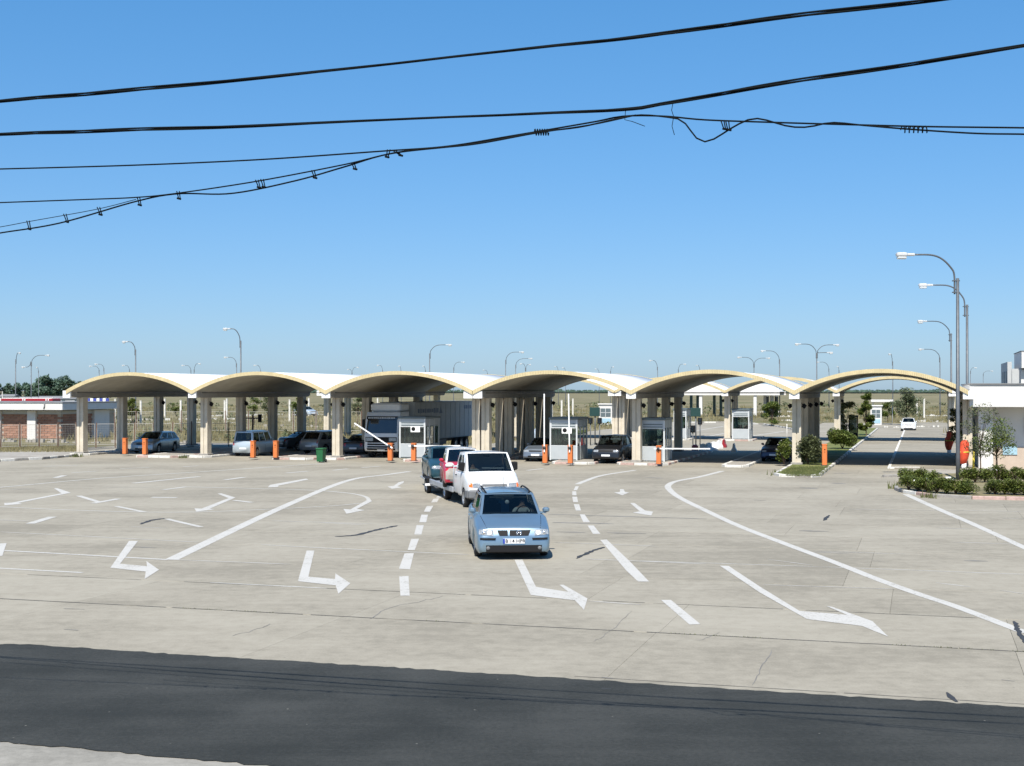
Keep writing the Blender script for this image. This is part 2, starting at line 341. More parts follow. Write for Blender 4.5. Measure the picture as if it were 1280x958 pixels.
def text(name, s, size, m, parent, loc, rot, ext=0.002, align='CENTER', sx=1.0):
    cu = bpy.data.curves.new(name, 'FONT'); cu.body = s; cu.size = size; cu.extrude = ext; cu.offset = size * .010; cu.align_x = align; cu.align_y = 'CENTER'; cu.resolution_u = 2
    t = bpy.data.objects.new(name, cu); col.objects.link(t); bpy.context.view_layer.update()
    me = bpy.data.meshes.new_from_object(t); me.materials.clear(); me.materials.append(M[m])
    bpy.data.objects.remove(t); o = bpy.data.objects.new(name, me); col.objects.link(o); o.parent = parent
    o.location = loc; o.rotation_euler = rot; o.scale = (sx, 1, 1); return o

mat('truck_glass', (.012, .018, .022), .05, coat=1.0, var=.5, scale=2.0)
mat('joint_dark', (.075, .07, .06), .95, var=.4, scale=3, world=True)
# ================================================================ GROUND
def uvpoly(l): return [UV(u, v) for u, v in l]
g = MB(); g.sheet([(-9000, -300), (9000, -300), (9000, 14000), (-9000, 14000)], -0.03)
tag(g.build('ground', 'dry_field'), kind='structure')
V_ROAD0, V_ROAD1, V_SLAB1 = 14.15, 19.7, 97.4
# near concrete in front of the road
g = MB(); g.sheet(uvpoly([(-80, -25), (80, -25), (80, V_ROAD0 + 0.3), (-80, V_ROAD0 + 0.3)]), -0.004)
tag(g.build('pavement', 'near_concrete'), kind='structure')
# asphalt road with ragged edges
rng = random.Random(3)
far = []; near = []
u = -80.0
while u <= 80:
    e = V_ROAD1 + rng.uniform(-0.045, 0.045) + 0.015 * math.sin(u * 0.7)
    if u < -14.6: e -= min(0.55, (-14.6 - u) * 0.45)
    far.append((u, e)); near.append((u, V_ROAD0 + rng.uniform(-0.04, 0.04) + 0.015 * math.sin(u * 1.1))); u += 0.13
g = MB(); n = len(far)
pts = [(*UV(*p), 0.006) for p in near] + [(*UV(*p), 0.006) for p in far]
g.add(pts, [(i, i + 1, n + i + 1, n + i) for i in range(n - 1)])
tag(g.build('road', 'asphalt'), kind='structure')
# the apron: base sheet seen in the joints and slabs on it
g = MB(); g.sheet(uvpoly([(-75, V_ROAD1 - 0.9), (75, V_ROAD1 - 0.9), (75, V_SLAB1), (-60.5, V_SLAB1), (-60.5, 79.5), (-75, 79.5)]), -0.014)
apron = tag(g.build('apron', 'joint_dirt'), kind='structure')
rows = [V_ROAD1 - 0.8, 23.9, 27.2, 30.75]
while rows[-1] < V_SLAB1 - 2: rows.append(rows[-1] + 3.47)
rows[-1] = V_SLAB1
SL = 6.0; meshes = {}
for i in range(len(rows) - 1):
    v0, v1 = rows[i], rows[i + 1]; gap = 0.022 if i in (0, 1) else 0.007
    off = -78.0 + rng.uniform(0, 6)
    k = 0
    while off + k * SL < 72:
        u0 = off + k * SL; k += 1
        uc, vc = u0 + SL / 2, (v0 + v1) / 2
        if vc > 79.5 and uc < -60: continue
        x, y = UV(uc, vc)
        if abs(x) > 0.376 * y + 9: continue
        key = round(v1 - v0, 3), gap
        if key not in meshes:
            a, b = SL / 2 - 0.0018, (v1 - v0) / 2 - gap
            m = MB(); c = 0.004
            m.add([(-a, -b, -0.013), (a, -b, -0.013), (a, b, -0.013), (-a, b, -0.013), (-a, -b, -0.006), (a, -b, -0.006), (a, b, -0.006), (-a, b, -0.006),
                   (-a + c, -b + c, 0), (a - c, -b + c, 0), (a - c, b - c, 0), (-a + c, b - c, 0)],
                  [(0, 1, 5, 4), (1, 2, 6, 5), (2, 3, 7, 6), (3, 0, 4, 7), (4, 5, 9, 8), (5, 6, 10, 9), (6, 7, 11, 10), (7, 4, 8, 11), (8, 9, 10, 11)])
            meshes[key] = m.mesh('concrete_slab', 'concrete')
        o = bpy.data.objects.new('concrete_slab', meshes[key]); col.objects.link(o); o.parent = apron
        o.location = (x, y, rng.uniform(-0.002, 0.0)); o.rotation_euler = (0, 0, LANE)
# lanes running on behind the canopies
g = MB(); g.sheet(uvpoly([(-33.5, V_SLAB1), (3.2, V_SLAB1), (3.2, 176), (-4, 186), (-33.5, 186)]), -0.004)
tag(g.build('road', 'concrete'), kind='structure')
g = MB(); g.sheet(uvpoly([(-60.5, V_SLAB1), (-33.5, V_SLAB1), (-33.5, 101), (-60.5, 100)]), -0.006)
tag(g.build('pavement', 'paving'), kind='structure')
g = MB(); g.sheet(uvpoly([(-95, 80.2), (-60.5, 80.2), (-60.5, 86.5), (-95, 84.5)]), -0.008)
tag(g.build('pavement', 'paving'), kind='structure')

# ---------------------------------------------------------------- painted markings (children of the apron)
def bez(pts, n=10):                                                # Catmull-Rom through points
    P = [np.array(p, float) for p in pts]; P = [2 * P[0] - P[1]] + P + [2 * P[-1] - P[-2]]; out = []
    for i in range(1, len(P) - 2):
        for k in range(n):
            t = k / n; a, b, c, d_ = P[i - 1], P[i], P[i + 1], P[i + 2]
            out.append(0.5 * (2 * b + (c - a) * t + (2 * a - 5 * b + 4 * c - d_) * t * t + (3 * b - a - 3 * c + d_) * t ** 3))
    out.append(P[-2]); return [tuple(p) for p in out]
MZ = [0.004]
def band(name, pts, wd, m, z=None, curve=True, jit=0.0):
    P = [np.array(G(*p)) for p in pts]
    if curve and len(P) > 2: P = [np.array(p) for p in bez(P, 8)]
    if jit:
        Q = []
        for a, b in zip(P[:-1], P[1:]):
            k = max(1, int(np.linalg.norm(b - a) / 0.25))
            Q += [a + (b - a) * t / k for t in range(k)]
        P = Q + [P[-1]]
    n = len(P); vs = []
    z = MZ[0] if z is None else z
    for i, p in enumerate(P):
        t = P[min(i + 1, n - 1)] - P[max(i - 1, 0)]; t = t / (np.linalg.norm(t) + 1e-9); nn = np.array((-t[1], t[0]))
        W = (wd if not isinstance(wd, (list, tuple)) else wd[0] + (wd[1] - wd[0]) * i / (n - 1)) / 2
        wa, wb = (W * (1 + rng.uniform(-jit, jit)), W * (1 + rng.uniform(-jit, jit))) if jit else (W, W)
        if jit and i in (0, n - 1): wa *= 0.3; wb *= 0.3
        vs += [(*(p + nn * wa), z), (*(p - nn * wb), z)]
    b = MB(); b.add(vs, [(2 * i, 2 * i + 1, 2 * i + 3, 2 * i + 2) for i in range(n - 1)])
    return b.build(name, m, apron)
def poly(name, pts, m, z=None):
    z = MZ[0] if z is None else z
    b = MB(); vs = [(*G(*p), z) for p in pts]; b.add(vs, [tuple(range(len(vs)))])
    return b.build(name, m, apron)
c3 = lambda l: [(x / 2.667, 560 + y / 2.665) for x, y in l]
c4 = lambda l: [(400 + x / 2.667, 580 + y / 2.667) for x, y in l]
c5 = lambda l: [(800 + x / 2.667, 570 + y / 2.667) for x, y in l]
# turning arrows
for P in (c3([(430, 311), (460, 311), (400, 387), (490, 395), (488, 378), (530, 407), (482, 438), (486, 413), (368, 400)]),
          c3([(1022, 343), (1048, 343), (1028, 430), (1117, 438), (1118, 419), (1168, 452), (1128, 487), (1119, 459), (993, 445)]),
          c3([(-40, 322), (22, 318), (8, 360), (-40, 366)]),
          c4([(648, 320), (675, 320), (720, 411), (828, 428), (798, 404), (812, 404), (892, 450), (880, 488), (850, 456), (703, 438)]),
          c5([(266, 367), (296, 368), (400, 437), (532, 518), (690, 531), (622, 502), (640, 504), (775, 552), (828, 604), (740, 568), (556, 545), (400, 457)]),
          c3([(1228, 172), (1240, 178), (1190, 204), (1216, 208), (1155, 220), (1145, 204), (1168, 206)]),
          c3([(725, 153), (738, 152), (785, 166), (700, 203), (716, 205), (655, 213), (648, 202), (672, 203), (762, 168)]),
          c3([(180, 135), (192, 135), (236, 150), (60, 184), (75, 187), (15, 192), (14, 184), (40, 183), (205, 152)]),
          c4([(280, 58), (278, 64), (258, 75), (272, 79), (240, 84), (225, 76), (246, 74), (262, 62)]),
          c4([(1000, 85), (1012, 85), (1016, 94), (1030, 96), (1008, 105), (980, 96), (1000, 94)]),
          c4([(1034, 131), (1048, 131), (1084, 156), (1110, 160), (1104, 173), (1042, 163), (1066, 159)]),
          c3([(893, 132), (900, 124), (1020, 103), (1028, 106), (930, 126), (925, 131)])):
    poly('arrow_marking', P, 'line_paint', 0.0055)
# long lane lines
band('lane_line', [(214, 700), (338, 641), (412, 609), (446, 598.3), (480, 594), (512, 589.5)], (0.36, 0.3), 'line_paint')
band('lane_line', c5([(275, 51), (200, 70), (125, 84), (97, 96), (96, 110), (130, 138), (220, 183), (330, 234), (480, 292), (640, 352), (800, 415), (940, 465), (1060, 505), (1290, 592)]), (0.30, 0.24), 'line_paint')
band('lane_line', c5([(885, 128), (1000, 180), (1120, 232), (1300, 315)]), (0.30, 0.24), 'line_paint')
band('lane_line', c4([(1052, 21), (940, 39), (885, 57), (858, 68)]), 0.26, 'line_paint')
band('lane_line', c3([(-10, 133), (345, 101), (700, 78), (930, 62), (1080, 53)]), 0.22, 'worn_paint', 0.0048)
band('lane_line', c3([(-5, 343), (20, 343), (560, 373)]), 0.15, 'line_paint', 0.0052, curve=False)
band('lane_line', c3([(-10, 401), (275, 416)]), 0.13, 'line_paint')
# loop traced by an old guide line
band('lane_line', c3([(620, 130), (1000, 140), (1150, 150), (1215, 162), (1232, 177)]), 0.16, 'worn_paint', 0.0046)
band('lane_line', c3([(1225, 183), (1070, 196), (720, 212), (480, 214), (200, 206), (-5, 196)]), 0.13, 'worn_paint', 0.0044)
# dashes
for q in ([(264, 376), (295, 374), (299, 440), (268, 440)], [(282, 299), (313, 298), (300, 352), (263, 350)], [(304, 251), (330, 250), (316, 288), (292, 288)],
          [(322, 205), (346, 205), (338, 236), (314, 236)], [(338, 170), (360, 170), (354, 195), (331, 195)], [(356, 141), (378, 140), (366, 160), (346, 160)],
          [(378, 117), (398, 115), (390, 128), (370, 129)], [(393, 107), (410, 107), (404, 113), (386, 114)],
          [(852, 75), (863, 75), (857, 88), (845, 88)], [(841, 92), (854, 92), (855, 105), (841, 105)], [(841, 110), (857, 110), (860, 128), (844, 128)],
          [(846, 135), (864, 135), (870, 156), (853, 156)], [(866, 169), (882, 169), (900, 195), (878, 195)], [(892, 206), (912, 206), (935, 234), (910, 234)],
          [(934, 254), (956, 253), (1035, 328), (1097, 393), (1060, 393), (1020, 355)]):
    poly('lane_dash', c4(q), 'line_paint')
poly('lane_dash', c5([(70, 481), (103, 481), (202, 562), (165, 563)]), 'line_paint')
for a, b, t, m in (((400, 70), (500, 65), .2, 'worn_paint'), ((445, 118), (665, 96), .3, 'line_paint'), ((545, 140), (620, 130), .28, 'worn_paint'), ((750, 107), (815, 98), .3, 'line_paint'),
                   ((955, 84), (1028, 78), .28, 'line_paint'), ((1110, 75), (1160, 70), .24, 'line_paint'), ((185, 100), (215, 92), .3, 'line_paint'), ((240, 83), (320, 78), .22, 'worn_paint'),
                   ((145, 62), (260, 58), .2, 'worn_paint'), ((610, 63), (660, 60), .2, 'line_paint'), ((1205, 66), (1265, 62), .24, 'line_paint'), ((100, 253), (175, 230), .30, 'line_paint'),
                   ((505, 165), (590, 166), .34, 'line_paint'), ((262, 160), (330, 181), .24, 'line_paint'), ((310, 185), (395, 170), .28, 'line_paint'), ((388, 195), (480, 214), .22, 'worn_paint'),
                   ((555, 237), (670, 264), .20, 'line_paint'), ((-5, 240), (95, 245), .08, 'worn_paint'), ((780, 175), (840, 182), .24, 'line_paint'), ((0, 140), (100, 137), .12, 'thin_paint'),
                   ((340, 131), (530, 131), .10, 'thin_paint'), ((860, 68), (1060, 63), .14, 'worn_paint')):
    band('lane_dash', c3([a, b]), t, m, 0.0050 + rng.uniform(0, 0.0004))
for a, b in (((1080, 0), (1120, -6)), ((690, 22), (745, 16))): band('lane_dash', c4([a, b]), 0.24, 'line_paint')
# thin old lines and pale sealed joints
for f, l in ((c3, [(430, 263, 560, 267), (905, 243, 1240, 253), (870, 323, 1140, 337), (560, 372, 970, 388), (0, 280, 670, 315), (700, 449, 1090, 468)]),
             (c4, [(0, 196, 140, 203), (0, 280, 500, 303), (778, 262, 1122, 275), (880, 317, 1290, 334), (890, 457, 1070, 470)]),
             (c5, [(0, 350, 600, 370), (600, 370, 1300, 396), (425, 345, 575, 365), (410, 430, 850, 444), (985, 423, 1100, 437), (580, 318, 885, 328), (1040, 288, 1300, 296), (700, 178, 1000, 182), (1000, 181, 1280, 186),
                   (1205, 208, 1290, 209), (985, 240, 1100, 244), (540, 320, 700, 326), (1200, 448, 1290, 462)])):
    for x0, y0, x1, y1 in l:
        band('joint_line', f([(x0, y0), (x1, y1)]), 0.09 if f is not c5 or y0 < 300 else 0.07, 'thin_paint' if rng.random() < .6 else 'worn_paint', 0.0036 + rng.uniform(0, 0.0003), jit=0.35)
# tar repairs, skid marks
for P, wd in ((c4([(50, 243), (125, 237), (200, 218), (258, 206)]), .17), (c3([(470, 255), (500, 243), (550, 235)]), .15), (c4([(855, 316), (905, 292), (947, 278)]), .12),
              (c5([(1246, 552), (1262, 585), (1285, 625)]), .10), (c5([(612, 216), (630, 198)]), .12), ([(1184, 866), (1196, 878)], .09), ([(752, 861), (764, 862)], .08)):
    band('tar_patch', P, wd, 'tar', 0.0066, jit=0.6)
for P, wd in ((c4([(760, 168), (1020, 176), (1290, 184)]), .14), (c4([(775, 196), (980, 200)]), .2), (c4([(790, 227), (885, 229)]), .16), (c4([(955, 230), (1088, 233)]), .16), (c5([(530, 250), (630, 252)]), .2),
              (c5([(380, 148), (420, 149)]), .3), (c5([(1080, 350), (1160, 352)]), .2), (c5([(775, 350), (815, 352)]), .16), (c3([(440, 330), (520, 333)]), .12), ([(80, 787), (98, 788)], .16), ([(80, 761), (106, 762)], .1),
              ([(1040, 604), (1057, 605)], .5), ([(1000, 610), (1022, 611)], .4), ([(1043, 592), (1060, 592)], .4), ([(806, 597), (830, 598)], .4), ([(752, 847), (766, 848)], .09), ([(1252, 850), (1268, 852)], .09)):
    band('skid_mark', P, wd, 'skid', 0.0030, jit=0.5)
def crack(pts, wd=0.02):
    P = []
    for (x0, y0), (x1, y1) in zip(pts[:-1], pts[1:]):
        for k in range(6):
            t = k / 6; P.append((x0 + (x1 - x0) * t + rng.uniform(-1.6, 1.6), y0 + (y1 - y0) * t + rng.uniform(-0.9, 0.9)))
    P.append(pts[-1]); band('crack', P, wd, 'skid', 0.0024, curve=False, jit=0.3)
crack(c4([(160, 520), (230, 478), (330, 462), (410, 440)])); crack([(290, 796), (330, 785), (338, 780)]); crack([(966, 812), (952, 835), (940, 857)], .016); crack([(742, 803), (765, 788), (790, 764)], .012)
crack([(872, 802), (900, 790)], .012)
# dark, open stretches of the slab joints
for v_, wd, a_, b_ in ((23.9, .05, -24, 24), (27.2, .022, -20, -2), (27.2, .02, 8, 20), (19.9, .03, -5, 12)):
    u_ = a_
    while u_ < b_:
        l = rng.uniform(.8, 3.5); q = MB(); n_ = 8; vs_ = []
        for i in range(n_ + 1):
            w1 = wd * rng.uniform(.25, .6); vs_ += [(*UV(u_ + l * i / n_, v_ - w1), .0022), (*UV(u_ + l * i / n_, v_ + w1), .0022)]
        q.add(vs_, [(2 * i, 2 * i + 1, 2 * i + 3, 2 * i + 2) for i in range(n_)]); q.build('joint_gap', 'joint_dark', apron); u_ += l + rng.uniform(0, .25 if v_ < 24 else 1.2)
# weeds growing in the wide joint in front
gm = MB(); rg = random.Random(5)
for i in range(900):
    u_ = rg.uniform(-14, 16); 
    if math.sin(u_ * 1.3) + math.sin(u_ * 0.37 + 1) < 0.1: continue
    x, y = UV(u_, 23.9 + rg.gauss(0, 0.012)); h = rg.uniform(0.008, 0.03); a = rg.uniform(0, 6.28); dx, dy = math.cos(a) * 0.012, math.sin(a) * 0.012
    gm.add([(x - dx, y - dy, -0.01), (x + dx, y + dy, -0.01), (x + dx * 1.5, y + dy, h)], [(0, 1, 2)])
o = gm.build('weeds', 'grass_green', fix=False); tag(o, 'dry weeds growing in the wide slab joint before the road', 'weeds', kind='stuff')

# ================================================================ KERBS AND ISLANDS
def kerb_run(parent, pts, h=0.13, wd=0.16, L=0.95, cols=('kerb_white', 'kerb_red'), close=False, origin=(0, 0), z0=0.0, seq=None):
    """separate kerb stones along a polyline; pts are world xy"""
    P = [Vector((p[0] - origin[0], p[1] - origin[1], 0)) for p in pts]
    if close: P.append(P[0])
    k = 0
    for a, b in zip(P[:-1], P[1:]):
        ln = (b - a).length; n = max(1, round(ln / L)); dr = (b - a).normalized(); ang = math.atan2(dr.y, dr.x)
        for i in range(n):
            l = ln / n - 0.02; c = a + dr * (ln * (i + 0.5) / n)
            key = (round(l, 2), h, wd)
            cm = cols[(seq[k % len(seq)] if seq else k) % len(cols)]; k += 1
            kk = ('kerb_stone', key, cm)
            if kk not in meshes:
                q = MB(); q.bbox((0, 0, h / 2 - 0.02), (l, wd, h + 0.04), 0.02); meshes[kk] = q.mesh('kerb_stone', cm)
            o = bpy.data.objects.new('kerb_stone', meshes[kk]); col.objects.link(o); o.parent = parent
            o.location = (c.x, c.y, z0 + rng.uniform(-0.008, 0.008)); o.rotation_euler = (rng.uniform(-.02, .02), 0, ang + rng.uniform(-.012, .012))
def island(pts, top, label=None, h=0.115, cols=('kerb_white', 'kerb_red'), run=None, seq=None, L=0.95):
    q = MB(); c = np.mean(np.array(pts), axis=0); o_ = (c[0], c[1])
    q.prism([(x - o_[0], y - o_[1]) for x, y in pts], -0.02, h)
    o = q.build('island', top, loc=(c[0], c[1], 0)); tag(o, kind='structure')
    kerb_run(o, run if run is not None else list(pts) + [pts[0]], h + 0.02, 0.17, L, cols, origin=o_, seq=seq); return o
V0, V2 = 78.8, 118.0
UK = [-53.68, -44.42, -35.15, -25.9, -25.3, -16.0, -6.75, 2.45]
def strip(u0, u1, v0, v1, top='paving', **k):
    mid = (u0 + u1) / 2
    P = uvpoly([(u0, v0 + 0.5), (u0 + 0.25, v0), (u1 - 0.25, v0), (u1, v0 + 0.5), (u1, v1), (u0, v1)])
    return island(P, top, run=uvpoly([(u0, v1), (u0, v0 + 0.5), (u0 + 0.25, v0), (u1 - 0.25, v0), (u1, v0 + 0.5), (u1, v1)]), **k)
# narrow islands under each line of columns and the barrier islands between them
strip(-54.3, -53.0, 78.0, 95.0, seq=[0, 2, 0, 0], cols=('kerb_white', 'kerb_red', 'kerb_grey'))
strip(-45.1, -43.7, 77.6, 95.0, seq=[0])
strip(-35.9, -34.4, 77.6, 95.0, seq=[0, 0, 1])
strip(-26.7, -24.5, 77.6, 95.0, seq=[0, 1])
strip(-16.9, -14.0, 77.2, 95.0, seq=[0, 1])
def uvpx(x, y): return toUV(*G(x, y))
IS = {}
for nm, x0, x1, y in (('a', 148, 208, 573.5), ('b', 310, 368, 577.5), ('c', 481, 538, 580.0), ('d', 672, 729, 583.5)):
    u0, v0 = uvpx(x0, y); u1, _ = uvpx(x1, y)
    IS[nm] = (u0, u1, v0); strip(u0, u1, 77.0, 95.0, seq=[0, 1, 0])
u0, _ = uvpx(895, 587); strip(u0, u0 + 1.35, 76.6, 96, seq=[0])
# ================================================================ CANOPIES
ZS, RISE, TK = 4.30, 1.16, 0.16       # springing height of the outer skin, rise, shell thickness
def arch(s):                          # s in -1..1 across the bay -> outer height (circular)
    hs = 4.6; Rr = (hs * hs + RISE * RISE) / (2 * RISE)
    return ZS + math.sqrt(Rr * Rr - (s * hs) ** 2) - (Rr - RISE)
NA = 28
def canopy_unit(name, label, uks, bays, v, depth_cols, rear, front=1.8, end=None):
    root = empty(name, (*UV(0, v), 0), LANE); tag(root, label, 'canopy', 'arched concrete canopies')
    # columns: rectangular shafts with a groove in front and behind
    a, b, gd, gw = 0.25, 0.27, 0.05, 0.035
    sec = [(-a, -b), (-gw, -b), (-gw, -b + gd), (gw, -b + gd), (gw, -b), (a, -b), (a, b), (gw, b), (gw, b - gd), (-gw, b - gd), (-gw, b), (-a, b)]
    if 'col' not in meshes:
        q = MB(); q.prism(sec, 0.0, 3.86); meshes['col'] = q.mesh('column', 'column_concrete')
        q = MB(); q.bbox((0, 0, 0.06), (0.66, 0.70, 0.14), 0.02); meshes['colbase'] = q.mesh('plinth', 'kerb_grey')
    for u_ in uks:
        for dv in depth_cols:
            c = bpy.data.objects.new('column', meshes['col']); col.objects.link(c); c.parent = root; c.location = (u_, dv, 0)
            p = bpy.data.objects.new('plinth', meshes['colbase']); col.objects.link(p); p.parent = c; p.location = (0, 0, 0.1)
        q = MB(); hw = 0.245
        q.extr([(-front + 0.15, 3.95), (-front + 0.15, 4.27), (rear - 0.1, 4.27), (rear - 0.1, 3.95), (rear - 0.5, 3.84), (-front + 0.9, 3.84)], 'x', u_ - hw, u_ + hw)
        bm_ = q.build('beam', 'beam_concrete', root)
        q = MB(); q.bbox((u_, -front + 0.10, 4.06), (0.56, 0.16, 0.46), 0.012); q.build('beam_cap', 'beam_cap', bm_)
    for ua, ub in bays:
        q = MB(); out = []; inn = []
        for i in range(NA + 1):
            s = -1 + 2 * i / NA; uu = (ua + ub) / 2 + s * (ub - ua) / 2; z = arch(s); zi = z - TK * (1 + 0.25 * s * s)
            out.append((uu, z)); inn.append((uu, zi))
        n = len(out); vs = []
        for vv in (-front, rear):
            vs += [(x, vv, z) for x, z in out] + [(x, vv, z) for x, z in inn]
        o0, i0, o1, i1 = 0, n, 2 * n, 3 * n
        for i in range(n - 1):
            q.add([], [], 0)
        fo = [(o0 + i, o0 + i + 1, o1 + i + 1, o1 + i) for i in range(n - 1)]; fi = [(i0 + i + 1, i0 + i, i1 + i, i1 + i + 1) for i in range(n - 1)]
        ff = [(i0 + i, i0 + i + 1, o0 + i + 1, o0 + i) for i in range(n - 1)]; fb = [(o1 + i, o1 + i + 1, i1 + i + 1, i1 + i) for i in range(n - 1)]
        q.add(vs, fo, 0, True); k = len(q.f); 
        for f in fi: q.f.append(f); q.m.append(1); q.sm.append(True)
        for f in ff + fb + [(i0, o0, o1, i1), (o0 + n - 1, i0 + n - 1, i1 + n - 1, o1 + n - 1)]: q.f.append(f); q.m.append(2); q.sm.append(False)
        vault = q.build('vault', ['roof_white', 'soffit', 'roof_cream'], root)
        # cream ribbed fascia along the front and rear arch, made of short panels with fine joints
        for yy, sg in ((-front, -1), (rear, 1)):
            q = MB(); NP = 96
            for i in range(NP):
                s0, s1 = -1 + 2 * i / NP + 0.0009, -1 + 2 * (i + 1) / NP - 0.0009
                P = []
                for s in (s0, s1):
                    uu = (ua + ub) / 2 + s * (ub - ua) / 2; z = arch(s); P.append((uu, z + 0.03, z - TK * (1 + 0.25 * s * s) - 0.03))
                y0, y1 = yy + sg * 0.06, yy - sg * 0.02
                (x0, t0, b0), (x1, t1, b1) = P
                q.add([(x0, y0, b0), (x1, y0, b1), (x1, y0, t1), (x0, y0, t0), (x0, y1, b0), (x1, y1, b1), (x1, y1, t1), (x0, y1, t0)],
                      [(0, 1, 2, 3), (3, 2, 6, 7), (0, 4, 5, 1), (0, 3, 7, 4), (1, 5, 6, 2), (4, 7, 6, 5)])
            q.build('fascia', 'roof_cream', vault)
        for dv in (depth_cols[0] - 0.9,):
            q = MB(); q.tube([(ua + 0.2, dv, 4.16), (ub - 0.2, dv, 4.16)], 0.022, 6); q.build('tie_rod', 'dark_metal', root)
    return root
DC = [0.0, 4.75, 9.5, 14.25]
canopy_unit('canopy', 'left half of the front canopy row, three white vaults above the parked cars', UK[0:4], [(UK[0], UK[1]), (UK[1], UK[2]), (UK[2], UK[3] + 0.28)], V0, DC, 15.3)
canopy_unit('canopy', 'right half of the front canopy row, three cream-edged vaults ending by the white building', UK[4:8], [(UK[4] - 0.28, UK[5]), (UK[5], UK[6]), (UK[6], UK[7])], V0, DC, 15.3)
canopy_unit('canopy', 'left half of the second canopy row, mostly hidden behind the front vaults', UK[0:4], [(UK[0], UK[1]), (UK[1], UK[2]), (UK[2], UK[3] + 0.28)], V2, DC[:2], 6.5)
canopy_unit('canopy', 'right half of the second canopy row, seen through the right-hand front arches', UK[4:8], [(UK[4] - 0.28, UK[5]), (UK[5], UK[6]), (UK[6], UK[7])], V2, DC[:2], 6.5)

# black floodlights on the columns
q = MB(); q.box((0, 0, 0), (0.12, 0.2, 0.22), 0, 0, R(35)); q.tube([(0, 0.1, 0.08), (0, 0.2, 0.22)], 0.03, 6); fl = q.mesh('floodlight', ['black_plastic'])
def flood(u_, v_, z, rz, lab):
    o = bpy.data.objects.new('floodlight', fl); col.objects.link(o); o.location = (*UV(u_, v_), z); o.rotation_euler = (0, 0, LANE + rz); tag(o, lab, 'floodlight', 'black floodlights on the canopy columns')
for k, name in ((0, 'leftmost'), (1, 'second'), (2, 'third'), (5, 'fifth'), (6, 'sixth')):
    for j, dn in enumerate(('front', 'second', 'third', 'rear')):
        if k == 0 and j < 2: continue
        flood(UK[k] + 0.40, V0 + DC[j], 3.42, R(70), f'small black floodlight right of the {dn} column in the {name} front column line')
for k, name in ((1, 'second'), (2, 'third'), (6, 'sixth')):
    flood(UK[k] - 0.40, V0 + 0.1, 3.42, R(-70), f'small black floodlight left of the front column in the {name} front column line')
for k, name in ((5, 'fifth'), (6, 'sixth')):
    flood(UK[k] - 0.40, V2 + 0.1, 3.42, R(-70), f'small black floodlight left of the second canopy row column, {name} line')
    flood(UK[k] + 0.40, V2 + 0.1, 3.42, R(70), f'small black floodlight right of the second canopy row column, {name} line')
for j in range(4): flood(UK[4] + 0.40, V0 + DC[j], 3.42, R(70), f'small black floodlight on the twin middle columns, row {["front", "second", "third", "rear"][j]} from the apron')

